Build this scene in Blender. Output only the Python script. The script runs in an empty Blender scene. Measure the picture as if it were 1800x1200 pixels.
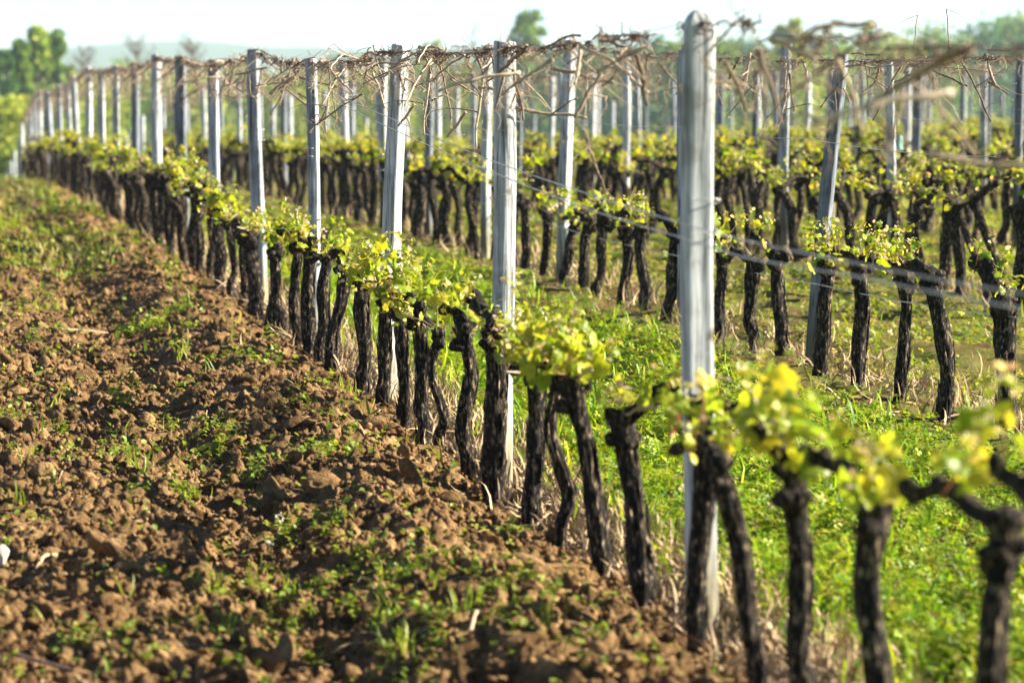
import bpy, math, random
import numpy as np
from mathutils import Vector, Matrix

R = math.radians
sc = bpy.context.scene
COL = sc.collection
rng = np.random.default_rng(11)
random.seed(5)

# ------------------------------------------------------------------ camera
EYE = 1.65
F = 5000.0                                   # focal length in pixels of the 1800 px wide photograph (100 mm lens)
PITCH = math.atan(0.1)
cam_d = bpy.data.cameras.new('camera')
cam = bpy.data.objects.new('camera', cam_d)
COL.objects.link(cam)
cam.location = (0, 0, EYE)
cam.rotation_euler = (math.pi / 2 - PITCH, 0, 0)
cam_d.sensor_width = 36.0
cam_d.lens = 100.0
cam_d.clip_start = 0.1
cam_d.clip_end = 14000
cam_d.dof.use_dof = True
cam_d.dof.focus_distance = 12.9
cam_d.dof.aperture_fstop = 3.3
sc.camera = cam

# ------------------------------------------------------------------ light
SUN_AZ, SUN_EL = R(82), R(27)                # azimuth from the view direction towards the right
w = bpy.data.worlds.new('World')
sc.world = w
w.use_nodes = True
nt = w.node_tree
sky = nt.nodes.new('ShaderNodeTexSky')
sky.sky_type = 'NISHITA'
sky.sun_disc = False
sky.sun_elevation = SUN_EL
sky.sun_rotation = SUN_AZ
sky.air_density = 0.5
sky.dust_density = 0.0
sky.ozone_density = 1.5
bg = nt.nodes['Background']
bg.inputs['Strength'].default_value = 0.05
nt.links.new(sky.outputs[0], bg.inputs['Color'])
sun_d = bpy.data.lights.new('sun', 'SUN')
sun_d.energy = 5.0
sun_d.angle = R(0.5)
sun_d.color = (1.0, 0.89, 0.70)
sun = bpy.data.objects.new('sun', sun_d)
COL.objects.link(sun)
sdir = Vector((math.sin(SUN_AZ) * math.cos(SUN_EL), math.cos(SUN_AZ) * math.cos(SUN_EL), math.sin(SUN_EL)))
sun.rotation_euler = sdir.to_track_quat('Z', 'Y').to_euler()
sun.location = (20, 10, 20)
vs = sc.view_settings
vs.view_transform = 'Standard'
vs.look = 'None'
vs.exposure = 1.88
vs.gamma = 1.0
sc.cycles.use_denoising = True
sc.cycles.max_bounces = 8
sc.cycles.diffuse_bounces = 1
sc.cycles.transparent_max_bounces = 4
sc.cycles.volume_bounces = 1

# ------------------------------------------------------------------ projection helpers
CP, SP = math.cos(PITCH), math.sin(PITCH)


def at(px, py, Y):
    """the point at depth Y seen at pixel (px, py) of the 1800 x 1200 photograph"""
    a, b = (px - 900) / F, (600 - py) / F
    d = np.array((a, CP + b * SP, -SP + b * CP))
    s = Y / d[1]
    return d * s + np.array((0, 0, EYE))


def pix(p):
    X, Y, Z = p[0], p[1], p[2] - EYE
    dep = Y * CP - Z * SP
    return 900 + F * X / dep, 600 - F * (Y * SP + Z * CP) / dep


# ------------------------------------------------------------------ noise (numpy)
def hsh(i, j, s):
    n = (i.astype(np.int64) * 374761393 + j.astype(np.int64) * 668265263 + s * 982451653) & 0x7fffffff
    n = ((n ^ (n >> 13)) * 1274126177) & 0x7fffffff
    n = n ^ (n >> 16)
    return (n & 0xffffff) / float(0xffffff)


def vnoise(x, y, s=0):
    xi, yi = np.floor(x), np.floor(y)
    fx, fy = x - xi, y - yi
    fx, fy = fx * fx * (3 - 2 * fx), fy * fy * (3 - 2 * fy)
    a, b = hsh(xi, yi, s), hsh(xi + 1, yi, s)
    c, d = hsh(xi, yi + 1, s), hsh(xi + 1, yi + 1, s)
    return (a * (1 - fx) + b * fx) * (1 - fy) + (c * (1 - fx) + d * fx) * fy


def fbm(x, y, s=0, o=4):
    t, a, n = 0.0, 0.5, 0.0
    for k in range(o):
        t = t + a * vnoise(x * 2 ** k + k * 7.3, y * 2 ** k - k * 3.1, s + k)
        n += a
        a *= 0.5
    return t / n


def clods(x, y, cell, s):
    """dome shaped lumps: height 0..1"""
    xs, ys = x / cell, y / cell
    xi, yi = np.floor(xs), np.floor(ys)
    h = np.zeros_like(x)
    for dx in (-1, 0, 1):
        for dy in (-1, 0, 1):
            ci, cj = xi + dx, yi + dy
            px, py = ci + hsh(ci, cj, s), cj + hsh(ci, cj, s + 1)
            r = 0.35 + 0.55 * hsh(ci, cj, s + 2)
            a = hsh(ci, cj, s + 3) * 6.28
            ex, ey = xs - px, ys - py
            u = ex * np.cos(a) + ey * np.sin(a)
            v = (-ex * np.sin(a) + ey * np.cos(a)) * (1.0 + 0.7 * hsh(ci, cj, s + 4))
            d2 = (u * u + v * v) / (r * r)
            h = np.maximum(h, r * np.sqrt(np.clip(1 - d2, 0, 1)) * (0.4 + 0.6 * hsh(ci, cj, s + 5)))
    return h


# ------------------------------------------------------------------ terrain and vine rows
_TY = np.array([-50, 20, 24, 29, 38, 46, 56, 63, 71, 85, 110, 150, 220, 300, 9000.])
_TD = np.array([0, 0.0, .03, .09, .24, .43, .80, 1.4, 2.4, 4.2, 6.8, 9.0, 10.6, 11.5, 11.5])
_FY = np.linspace(-50, 400, 1801)
_FD = np.convolve(np.pad(np.interp(_FY, _TY, _TD), 12, mode='edge'), np.ones(25) / 25, 'valid')
SLOPE = 0.2056
C1, GAP = 2.106, 2.515


def gz(X, Y):
    """smooth ground height"""
    X, Y = np.asarray(X, float), np.asarray(Y, float)
    d = np.interp(Y, _FY, _FD)
    t = np.clip((X + 2) / 14, 0, 1)
    t = t * t * (3 - 2 * t) * np.clip((160 - Y) / 60, 0, 1)
    return -d * (1 - 0.62 * t)


def row_x(n, Y):
    return C1 + GAP * (n - 1) - SLOPE * Y


def off(X, Y):
    """offset to the right of the front row (metres)"""
    return X - (C1 - SLOPE * Y)


def row_Y(n, px, du=0.0):
    lo, hi = 3.0, 300.0
    for _ in range(50):
        m = 0.5 * (lo + hi)
        X = row_x(n, m) + du
        if pix((X, m, float(gz(X, m))))[0] > px:
            lo = m
        else:
            hi = m
    return 0.5 * (lo + hi)


ROWDIR = np.array((-SLOPE, 1.0)) / math.hypot(SLOPE, 1)


# ------------------------------------------------------------------ mesh helpers
def mesh_np(name, V, Fs, mat, smooth=True, col=None):
    """V (n,3); Fs list of (m,k) index arrays; col (n,3) colour per vertex"""
    me = bpy.data.meshes.new(name)
    V = np.ascontiguousarray(V, np.float32)
    Fs = [f for f in Fs if len(f)]
    me.vertices.add(len(V))
    me.vertices.foreach_set('co', V.ravel())
    tot = np.concatenate([np.full(len(f), f.shape[1], np.int32) for f in Fs])
    loops = np.concatenate([np.asarray(f, np.int32).ravel() for f in Fs])
    start = np.concatenate([[0], np.cumsum(tot)[:-1]]).astype(np.int32)
    me.loops.add(len(loops))
    me.loops.foreach_set('vertex_index', loops)
    me.polygons.add(len(tot))
    me.polygons.foreach_set('loop_start', start)
    me.polygons.foreach_set('loop_total', tot)
    me.update(calc_edges=True)
    me.polygons.foreach_set('use_smooth', np.full(len(tot), smooth, bool))
    if col is not None:
        at_ = me.color_attributes.new('Col', 'FLOAT_COLOR', 'POINT')
        c4 = np.ones((len(V), 4), np.float32)
        c4[:, :3] = col
        at_.data.foreach_set('color', c4.ravel())
    if mat is not None:
        me.materials.append(mat)
    return me


def link(name, me, parent=None, loc=None, rz=0.0, scale=None):
    o = bpy.data.objects.new(name, me)
    COL.objects.link(o)
    if parent is not None:
        o.parent = parent
    if loc is not None:
        o.location = [float(v) for v in loc]
    if rz:
        o.rotation_euler = (0, 0, rz)
    if scale is not None:
        o.scale = (scale, scale, scale) if np.isscalar(scale) else scale
    return o


def tag(o, label=None, cat=None, group=None, kind=None):
    if label:
        o['label'] = label
    if cat:
        o['category'] = cat
    if group:
        o['group'] = group
    if kind:
        o['kind'] = kind
    return o


class MB:
    """collects shapes into one mesh"""

    def __init__(s):
        s.V, s.F, s.C, s.n = [], {}, [], 0

    def add(s, V, F, col=None):
        V = np.asarray(V, float)
        for f in (F if isinstance(F, list) else [F]):
            f = np.asarray(f, np.int64)
            if len(f):
                s.F.setdefault(f.shape[1], []).append(f + s.n)
        s.V.append(V)
        if col is None:
            col = (1, 1, 1)
        s.C.append(np.broadcast_to(np.asarray(col, float), (len(V), 3)))
        s.n += len(V)
        return s

    def mesh(s, name, mat, smooth=True):
        return mesh_np(name, np.concatenate(s.V), [np.concatenate(f) for f in s.F.values()], mat, smooth, np.concatenate(s.C))


def tube(P, rad, sides=8, ridge=0.0, lump=0.0, seed=0, cap=True):
    """a tube along P with a radius per point; ridge: lengthwise furrows, lump: blobby noise"""
    P = np.asarray(P, float)
    n = len(P)
    rad = np.broadcast_to(np.asarray(rad, float), (n,))
    T = np.gradient(P, axis=0)
    T /= np.linalg.norm(T, axis=1)[:, None] + 1e-9
    ref = np.array((0.31, 0.95, 0.05)) if abs(T[0][2]) > 0.5 else np.array((0.05, 0.1, 0.99))
    A = np.zeros((n, 3))
    a = ref - T[0] * ref.dot(T[0])
    for i in range(n):
        a = a - T[i] * a.dot(T[i])
        a /= np.linalg.norm(a) + 1e-9
        A[i] = a
    B = np.cross(T, A)
    th = np.arange(sides) / sides * 2 * math.pi
    L = np.concatenate([[0], np.cumsum(np.linalg.norm(np.diff(P, axis=0), axis=1))])
    r = rad[:, None] * np.ones((1, sides))
    if ridge or lump:
        g = np.random.default_rng(seed)
        TH, LL = np.meshgrid(th, L)
        d = np.zeros_like(r)
        for k in (3, 5, 7, 9):
            d += np.sin(k * TH + g.uniform(0, 6.3) + LL * g.uniform(-14, 14)) * ridge * g.uniform(.4, 1)
        d += (vnoise(TH * 3.2 + seed, LL * 26, seed % 97) - .5) * 2 * lump
        d += (vnoise(np.cos(TH) * 2.4 + 5, LL * 9 + np.sin(TH) * 2.4, seed % 89 + 3) - .5) * 2 * lump
        d[:, -1] = 0.5 * (d[:, 0] + d[:, -2])
        r = r * (1 + d)
    V = P[:, None, :] + r[..., None] * (np.cos(th)[None, :, None] * A[:, None, :] + np.sin(th)[None, :, None] * B[:, None, :])
    V = V.reshape(-1, 3)
    i = np.arange(n - 1)[:, None] * sides
    j = np.arange(sides)[None, :]
    k = (j + 1) % sides
    Q = np.stack([i + j, i + k, i + sides + k, i + sides + j], -1).reshape(-1, 4)
    Fs = [Q]
    if cap:
        c0, c1 = len(V), len(V) + 1
        V = np.vstack([V, P[0] - T[0] * rad[0] * .4, P[-1] + T[-1] * rad[-1] * .55])
        jj = np.arange(sides)
        kk = (jj + 1) % sides
        Fs.append(np.stack([kk, jj, np.full(sides, c0)], -1))
        b = (n - 1) * sides
        Fs.append(np.stack([b + jj, b + kk, np.full(sides, c1)], -1))
    return V, Fs


def spline(pts, n):
    """Catmull-Rom through pts"""
    pts = np.asarray(pts, float)
    p = np.vstack([2 * pts[0] - pts[1], pts, 2 * pts[-1] - pts[-2]])
    out = []
    m = len(pts) - 1
    for t in np.linspace(0, m - 1e-6, n):
        i = int(t)
        f = t - i
        a, b, c, d = p[i], p[i + 1], p[i + 2], p[i + 3]
        out.append(.5 * (2 * b + (c - a) * f + (2 * a - 5 * b + 4 * c - d) * f * f + (3 * b - a - 3 * c + d) * f ** 3))
    return np.array(out)


def rand_rot(n, g, tilt=math.pi):
    """n rotation matrices: yaw at random, then tipped by up to tilt"""
    yaw = g.uniform(0, 2 * math.pi, n)
    ax = g.uniform(0, 2 * math.pi, n)
    t = g.uniform(0, 1, n) * tilt
    cy, sy = np.cos(yaw), np.sin(yaw)
    Rz = np.zeros((n, 3, 3))
    Rz[:, 0, 0] = cy; Rz[:, 0, 1] = -sy; Rz[:, 1, 0] = sy; Rz[:, 1, 1] = cy; Rz[:, 2, 2] = 1
    k = np.stack([np.cos(ax), np.sin(ax), np.zeros(n)], 1)
    K = np.zeros((n, 3, 3))
    K[:, 0, 1] = -k[:, 2]; K[:, 0, 2] = k[:, 1]; K[:, 1, 0] = k[:, 2]; K[:, 1, 2] = -k[:, 0]; K[:, 2, 0] = -k[:, 1]; K[:, 2, 1] = k[:, 0]
    Rt = np.eye(3)[None] + np.sin(t)[:, None, None] * K + (1 - np.cos(t))[:, None, None] * (K @ K)
    return Rt @ Rz


def scatter(mb, TV, TF, P, Rm, S, col):
    """copies of a template (TV, TF) at P with rotation Rm and scale S (n or n,3), colour col (n,3)"""
    n, m = len(P), len(TV)
    if n == 0:
        return
    S = np.asarray(S, float)
    T = TV[None] * (S[:, None, None] if S.ndim == 1 else S[:, None, :])
    V = np.einsum('nij,nmj->nmi', Rm, T) + P[:, None, :]
    o = (np.arange(n) * m)[:, None, None]
    Fs = [(np.asarray(f)[None] + o).reshape(-1, np.asarray(f).shape[1]) for f in TF]
    mb.add(V.reshape(-1, 3), Fs, np.repeat(col, m, axis=0))


# ------------------------------------------------------------------ materials
def mat(name):
    m = bpy.data.materials.new(name)
    m.use_nodes = True
    m.node_tree.nodes.clear()
    return m, m.node_tree.nodes, m.node_tree.links


def nd(N, t, **kw):
    n = N.new('ShaderNode' + t)
    for k, v in kw.items():
        if k in n.inputs.keys():
            n.inputs[k].default_value = v
        else:
            setattr(n, k, v)
    return n


def ramp(N, stops):
    r = N.new('ShaderNodeValToRGB')
    e = r.color_ramp.elements
    while len(e) < len(stops):
        e.new(0.5)
    for q, (p, c) in zip(e, stops):
        q.position = p
        q.color = (*c, 1)
    return r


def bump_of(N, L, h, strength, dist):
    b = nd(N, 'Bump', Strength=strength, Distance=dist)
    L.new(h, b.inputs['Height'])
    return b


def mix_col(N, L, fac, a, b, mode='MIX'):
    m = N.new('ShaderNodeMix')
    m.data_type = 'RGBA'
    m.blend_type = mode
    for k, s in ((0, fac), (6, a), (7, b)):
        if isinstance(s, (int, float)):
            m.inputs[k].default_value = s
        elif isinstance(s, tuple):
            m.inputs[k].default_value = (*s, 1)
        else:
            L.new(s, m.inputs[k])
    return m.outputs[2]


def out(N, L, sh):
    o = N.new('ShaderNodeOutputMaterial')
    L.new(sh, o.inputs['Surface'])
    return o


def bark_material():
    m, N, L = mat('old_vine_bark')
    tc = N.new('ShaderNodeTexCoord')
    mp = nd(N, 'Mapping', Scale=(85, 85, 30))
    L.new(tc.outputs['Object'], mp.inputs['Vector'])
    n1 = nd(N, 'TexNoise', Scale=1.0, Detail=6.0, Roughness=.65)
    L.new(mp.outputs[0], n1.inputs['Vector'])
    n2 = nd(N, 'TexNoise', Scale=16.0, Detail=5.0)
    L.new(tc.outputs['Object'], n2.inputs['Vector'])
    oi = N.new('ShaderNodeObjectInfo')
    r = ramp(N, [(.42, (.003, .0025, .003)), (.51, (.014, .011, .010)), (.57, (.11, .085, .058)), (.65, (.46, .38, .26))])
    L.new(n1.outputs['Fac'], r.inputs[0])
    r2 = ramp(N, [(.35, (.45, .42, .42)), (.65, (1.05, 1.0, .95))])
    L.new(n2.outputs['Fac'], r2.inputs[0])
    c = mix_col(N, L, 1.0, r.outputs[0], r2.outputs[0], 'MULTIPLY')
    at_ = nd(N, 'Attribute', attribute_name='Col')
    c = mix_col(N, L, 1.0, c, at_.outputs['Color'], 'MULTIPLY')
    b = nd(N, 'BsdfPrincipled', Roughness=.85)
    b.inputs['Specular IOR Level'].default_value = .25
    L.new(c, b.inputs['Base Color'])
    bp = bump_of(N, L, n1.outputs['Fac'], 1.0, .022)
    L.new(bp.outputs[0], b.inputs['Normal'])
    out(N, L, b.outputs[0])
    return m


def wood_material():
    m, N, L = mat('weathered_post_wood')
    tc = N.new('ShaderNodeTexCoord')
    oi = N.new('ShaderNodeObjectInfo')
    add = nd(N, 'VectorMath', operation='ADD')
    L.new(tc.outputs['Object'], add.inputs[0])
    cm = N.new('ShaderNodeCombineXYZ')
    mul = nd(N, 'Math', operation='MULTIPLY')
    mul.inputs[1].default_value = 37.0
    L.new(oi.outputs['Random'], mul.inputs[0])
    for k in range(3):
        L.new(mul.outputs[0], cm.inputs[k])
    L.new(cm.outputs[0], add.inputs[1])
    mp = nd(N, 'Mapping', Scale=(70, 70, 2.6))
    L.new(add.outputs[0], mp.inputs['Vector'])
    n1 = nd(N, 'TexNoise', Scale=1.0, Detail=7.0, Roughness=.62, Distortion=.4)
    L.new(mp.outputs[0], n1.inputs['Vector'])
    mp2 = nd(N, 'Mapping', Scale=(30, 30, 1.1))
    L.new(add.outputs[0], mp2.inputs['Vector'])
    n2 = nd(N, 'TexNoise', Scale=1.0, Detail=3.0, Roughness=.5)
    L.new(mp2.outputs[0], n2.inputs['Vector'])
    n3 = nd(N, 'TexNoise', Scale=5.0, Detail=5.0, Roughness=.6)
    L.new(add.outputs[0], n3.inputs['Vector'])
    r = ramp(N, [(.34, (.09, .09, .095)), (.44, (.34, .375, .42)), (.55, (.54, .58, .635)), (.72, (.73, .76, .80))])
    L.new(n1.outputs['Fac'], r.inputs[0])
    r2 = ramp(N, [(.30, (.28, .27, .27)), (.36, (.88, .88, .89)), (.52, (.92, .92, .92)), (.7, (1.05, 1.04, 1.02))])
    L.new(n2.outputs['Fac'], r2.inputs[0])
    c = mix_col(N, L, 1.0, r.outputs[0], r2.outputs[0], 'MULTIPLY')
    r3 = ramp(N, [(.34, (.58, .57, .53)), (.46, (.88, .88, .87)), (.6, (1.0, 1.0, 1.0))])
    L.new(n3.outputs['Fac'], r3.inputs[0])
    c = mix_col(N, L, 1.0, c, r3.outputs[0], 'MULTIPLY')
    mp4 = nd(N, 'Mapping', Scale=(17, 17, 8))
    L.new(add.outputs[0], mp4.inputs['Vector'])
    n4 = nd(N, 'TexNoise', Scale=1.0, Detail=2.0, Roughness=.5)
    L.new(mp4.outputs[0], n4.inputs['Vector'])
    r4 = ramp(N, [(.66, (1, 1, 1)), (.70, (.62, .55, .47)), (.76, (.25, .20, .16))])
    L.new(n4.outputs['Fac'], r4.inputs[0])
    c = mix_col(N, L, 1.0, c, r4.outputs[0], 'MULTIPLY')
    at_ = nd(N, 'Attribute', attribute_name='Col')
    c = mix_col(N, L, 1.0, c, at_.outputs['Color'], 'MULTIPLY')
    b = nd(N, 'BsdfPrincipled', Roughness=.75)
    b.inputs['Specular IOR Level'].default_value = .3
    L.new(c, b.inputs['Base Color'])
    bp = bump_of(N, L, n1.outputs['Fac'], .8, .006)
    bp2 = bump_of(N, L, n2.outputs['Fac'], .35, .010)
    L.new(bp.outputs[0], bp2.inputs['Normal'])
    L.new(bp2.outputs[0], b.inputs['Normal'])
    out(N, L, b.outputs[0])
    return m


def leaf_material(name, trans=.45, rough=.5, gain=(1, 1, 1), tgain=(1.25, 1.15, .55), spec=.35):
    m, N, L = mat(name)
    at_ = nd(N, 'Attribute', attribute_name='Col')
    ge = N.new('ShaderNodeNewGeometry')
    nz = nd(N, 'TexNoise', Scale=60.0, Detail=2.0)
    L.new(ge.outputs['Position'], nz.inputs['Vector'])
    r = ramp(N, [(.3, (.8, .82, .8)), (.7, (1.12, 1.1, 1.1))])
    L.new(nz.outputs['Fac'], r.inputs[0])
    c = mix_col(N, L, 1.0, at_.outputs['Color'], r.outputs[0], 'MULTIPLY')
    c1 = mix_col(N, L, 1.0, c, tuple(gain), 'MULTIPLY')
    c2 = mix_col(N, L, 1.0, c, tuple(tgain), 'MULTIPLY')
    b = nd(N, 'BsdfPrincipled', Roughness=rough)
    b.inputs['Specular IOR Level'].default_value = spec
    L.new(c1, b.inputs['Base Color'])
    t = N.new('ShaderNodeBsdfTranslucent')
    L.new(c2, t.inputs['Color'])
    mx = N.new('ShaderNodeMixShader')
    mx.inputs[0].default_value = trans
    L.new(b.outputs[0], mx.inputs[1])
    L.new(t.outputs[0], mx.inputs[2])
    out(N, L, mx.outputs[0])
    return m


def soil_material():
    m, N, L = mat('ploughed_soil')
    ge = N.new('ShaderNodeNewGeometry')
    n1 = nd(N, 'TexNoise', Scale=7.0, Detail=6.0, Roughness=.6)
    n2 = nd(N, 'TexNoise', Scale=160.0, Detail=5.0, Roughness=.7)
    n3 = nd(N, 'TexNoise', Scale=45.0, Detail=4.0, Roughness=.6)
    for n in (n1, n2, n3):
        L.new(ge.outputs['Position'], n.inputs['Vector'])
    r = ramp(N, [(.3, (.088, .051, .024)), (.5, (.20, .124, .056)), (.7, (.40, .265, .13))])
    L.new(n1.outputs['Fac'], r.inputs[0])
    r2 = ramp(N, [(.3, (.62, .58, .55)), (.7, (1.18, 1.15, 1.1))])
    L.new(n3.outputs['Fac'], r2.inputs[0])
    c = mix_col(N, L, 1.0, r.outputs[0], r2.outputs[0], 'MULTIPLY')
    at_ = nd(N, 'Attribute', attribute_name='Col')
    c = mix_col(N, L, 1.0, c, at_.outputs['Color'], 'MULTIPLY')
    b = nd(N, 'BsdfPrincipled', Roughness=.95)
    b.inputs['Specular IOR Level'].default_value = .15
    L.new(c, b.inputs['Base Color'])
    bp = bump_of(N, L, n2.outputs['Fac'], .9, .006)
    bp2 = bump_of(N, L, n3.outputs['Fac'], .8, .018)
    L.new(bp.outputs[0], bp2.inputs['Normal'])
    L.new(bp2.outputs[0], b.inputs['Normal'])
    out(N, L, b.outputs[0])
    return m


def turf_material():
    m, N, L = mat('grassy_earth')
    ge = N.new('ShaderNodeNewGeometry')
    n1 = nd(N, 'TexNoise', Scale=1.6, Detail=6.0, Roughness=.62)
    n2 = nd(N, 'TexNoise', Scale=40.0, Detail=5.0, Roughness=.7)
    for n in (n1, n2):
        L.new(ge.outputs['Position'], n.inputs['Vector'])
    r = ramp(N, [(.36, (.13, .075, .034)), (.48, (.16, .14, .04)), (.62, (.13, .17, .026))])
    L.new(n1.outputs['Fac'], r.inputs[0])
    r2 = ramp(N, [(.3, (.6, .6, .6)), (.7, (1.25, 1.25, 1.2))])
    L.new(n2.outputs['Fac'], r2.inputs[0])
    c = mix_col(N, L, 1.0, r.outputs[0], r2.outputs[0], 'MULTIPLY')
    b = nd(N, 'BsdfPrincipled', Roughness=.95)
    b.inputs['Specular IOR Level'].default_value = .1
    L.new(c, b.inputs['Base Color'])
    bp = bump_of(N, L, n2.outputs['Fac'], .9, .02)
    L.new(bp.outputs[0], b.inputs['Normal'])
    out(N, L, b.outputs[0])
    return m


def land_material(name, stops, scale=.012):
    m, N, L = mat(name)
    ge = N.new('ShaderNodeNewGeometry')
    n1 = nd(N, 'TexNoise', Scale=scale, Detail=5.0, Roughness=.55)
    n2 = nd(N, 'TexNoise', Scale=.8, Detail=6.0, Roughness=.7)
    for n in (n1, n2):
        L.new(ge.outputs['Position'], n.inputs['Vector'])
    r = ramp(N, stops)
    L.new(n1.outputs['Fac'], r.inputs[0])
    r2 = ramp(N, [(.3, (.65, .65, .65)), (.7, (1.2, 1.2, 1.2))])
    L.new(n2.outputs['Fac'], r2.inputs[0])
    c = mix_col(N, L, 1.0, r.outputs[0], r2.outputs[0], 'MULTIPLY')
    b = nd(N, 'BsdfPrincipled', Roughness=.95)
    b.inputs['Specular IOR Level'].default_value = .1
    L.new(c, b.inputs['Base Color'])
    out(N, L, b.outputs[0])
    return m


def dry_material(name, rough=.8, scale=90.0):
    m, N, L = mat(name)
    at_ = nd(N, 'Attribute', attribute_name='Col')
    tc = N.new('ShaderNodeTexCoord')
    nz = nd(N, 'TexNoise', Scale=scale, Detail=4.0)
    L.new(tc.outputs['Object'], nz.inputs['Vector'])
    r = ramp(N, [(.3, (.6, .58, .56)), (.7, (1.15, 1.13, 1.1))])
    L.new(nz.outputs['Fac'], r.inputs[0])
    c = mix_col(N, L, 1.0, at_.outputs['Color'], r.outputs[0], 'MULTIPLY')
    b = nd(N, 'BsdfPrincipled', Roughness=rough)
    b.inputs['Specular IOR Level'].default_value = .3
    L.new(c, b.inputs['Base Color'])
    bp = bump_of(N, L, nz.outputs['Fac'], .5, .003)
    L.new(bp.outputs[0], b.inputs['Normal'])
    out(N, L, b.outputs[0])
    return m


def wire_material():
    m, N, L = mat('galvanised_wire')
    nz = nd(N, 'TexNoise', Scale=30.0, Detail=3.0)
    r = ramp(N, [(.35, (.45, .44, .43)), (.6, (.70, .71, .73))])
    L.new(nz.outputs['Fac'], r.inputs[0])
    b = nd(N, 'BsdfPrincipled', Roughness=.45, Metallic=.6)
    L.new(r.outputs[0], b.inputs['Base Color'])
    out(N, L, b.outputs[0])
    return m


BARK = bark_material()
WOOD = wood_material()
LEAF = leaf_material('young_vine_leaf', .50, .42)
GREEN = leaf_material('ground_herb_leaf', .40, .5)
TREELEAF = leaf_material('tree_leaf', .30, .6, tgain=(1.1, 1.1, .6))
SOIL = soil_material()
TURF = turf_material()
MEADOW = land_material('valley_meadow', [(.35, (.13, .20, .03)), (.48, (.24, .28, .04)), (.56, (.32, .32, .05)), (.68, (.16, .23, .035))])
HILL = land_material('far_hill', [(.3, (.03, .055, .03)), (.6, (.07, .10, .045))], .004)
DRY = dry_material('dry_cane_and_straw')
WIRE = wire_material()

# ------------------------------------------------------------------ ground
def grid_mesh(name, Us, Vs, fn, material, colfn=None):
    U, Y = np.meshgrid(Us, Vs)
    X, Z = fn(U, Y)
    V = np.stack([X, Y, Z], -1).reshape(-1, 3)
    nu, nv = len(Us), len(Vs)
    i = np.arange(nv - 1)[:, None] * nu
    j = np.arange(nu - 1)[None]
    Q = np.stack([i + j, i + j + 1, i + nu + j + 1, i + nu + j], -1).reshape(-1, 4)
    col = colfn(U, Y).reshape(-1, 3) if colfn else None
    return mesh_np(name, V, [Q], material, True, col)


# wide sheet to the horizon; sunk a little where the finer field sheets lie on it
ys = np.unique(np.concatenate([np.linspace(-30, 0, 11), np.linspace(0, 150, 101), np.geomspace(150, 10000, 64)]))
xs = np.concatenate([-np.geomspace(4000, 30, 40), np.linspace(-29, 39, 69), np.geomspace(40, 4000, 40)])


def sheet(U, Y):
    Z = gz(U, Y) + (fbm(U * .02, Y * .02, 31) - .5) * np.clip((Y - 120) / 100, 0, 1) * 4.0
    u = off(U, Y)
    inside = np.clip((u + 9) / 1.0, 0, 1) * np.clip((34 - u) / 1.0, 0, 1) * np.clip((Y - 2.5) / 1., 0, 1) * np.clip((98 - Y) / 2, 0, 1)
    return U, Z - .16 * inside


link('ground', grid_mesh('ground', xs, ys, sheet, MEADOW))['kind'] = 'structure'


def hill_fn(base, amp, seed, rise):
    def fn(U, Y):
        t = (Y - Y.min()) / (Y.max() - Y.min())
        crest = base + amp * (fbm(U * .0045 + seed, U * 0 + 3, seed, 4) - .35) + rise * U
        return U, -12 + (crest + 12) * np.sin(np.clip(t, 0, 1) * math.pi) ** .8
    return fn


link('far_hills', grid_mesh('far_hills', np.linspace(-1600, 1600, 200), np.linspace(2500, 3900, 24), hill_fn(7, 26, 4, .0), HILL))['kind'] = 'structure'


def soil_h(X, Y):
    u = off(X, Y)
    xx, yy = X, Y
    wx = (fbm(X * 9, Y * 9, 60, 2) - .5) * .10
    wy = (fbm(X * 9, Y * 9, 70, 2) - .5) * .10
    xx, yy = X + wx, Y + wy
    fine = np.clip((20 - Y) / 8, .25, 1)
    patch = .55 + .9 * fbm(X * 1.1, Y * .6, 5, 3)
    rg = fbm(X * 26, Y * 26, 88, 4) - .5
    xx, yy = xx + rg * .05, yy - rg * .05
    h = .060 * clods(xx, yy, .20, 10) * patch + .052 * clods(xx + rg * .03, yy + rg * .03, .095, 20) * patch + .040 * clods(xx + rg * .02, yy - rg * .02, .05, 33) * fine + .020 * clods(X, Y, .025, 43) * fine + rg * .055 * fine
    h += (fbm(X * 1.7, Y * 1.1, 7, 3) - .5) * .10
    h += .05 * np.exp(-((u + .45) / .22) ** 2) - .07 * np.exp(-((u + 1.02) / .20) ** 2) + .03 * np.exp(-((u + 1.5) / .3) ** 2)
    edge = np.clip((.22 - u) / .35, 0, 1)
    return h * (.25 + .75 * edge) - .035


def vspace(y0, y1, k):
    out_, y = [], y0
    while y < y1:
        out_.append(y)
        y += max(.010, k * (y / 8) ** 1.35)
    return np.array(out_ + [y1])


soil_us = np.concatenate([np.linspace(-8, -3, 40)[:-1], np.linspace(-3, -2.2, 30)[:-1], np.arange(-2.2, .30, .0092)])


def soil_fn(U, Y):
    X = U + C1 - SLOPE * Y
    return X, gz(X, Y) + soil_h(X, Y)


def soil_col(U, Y):
    X = U + C1 - SLOPE * Y
    p = fbm(X * .8, Y * .35, 77, 4)
    g = np.clip((Y - 20) / 14, 0, 1) * np.clip((p - .38) * 5, 0, 1) * np.clip((-U - .25) / .4, 0, 1)
    straw = np.clip(1 - np.abs(U - .2) / .2, 0, 1) * .9
    c = np.ones(U.shape + (3,)) * (.86 + .3 * fbm(X * 4, Y * 4, 3, 3))[..., None]
    c = c * (1 - g[..., None]) + g[..., None] * np.array((.85, 1.35, .55))
    return c * (1 - straw[..., None]) + straw[..., None] * np.array((1.9, 2.1, 2.4))


link('ploughed_soil', grid_mesh('ploughed_soil', soil_us, vspace(6.2, 66, .0125), soil_fn, SOIL, soil_col))['kind'] = 'structure'


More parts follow.
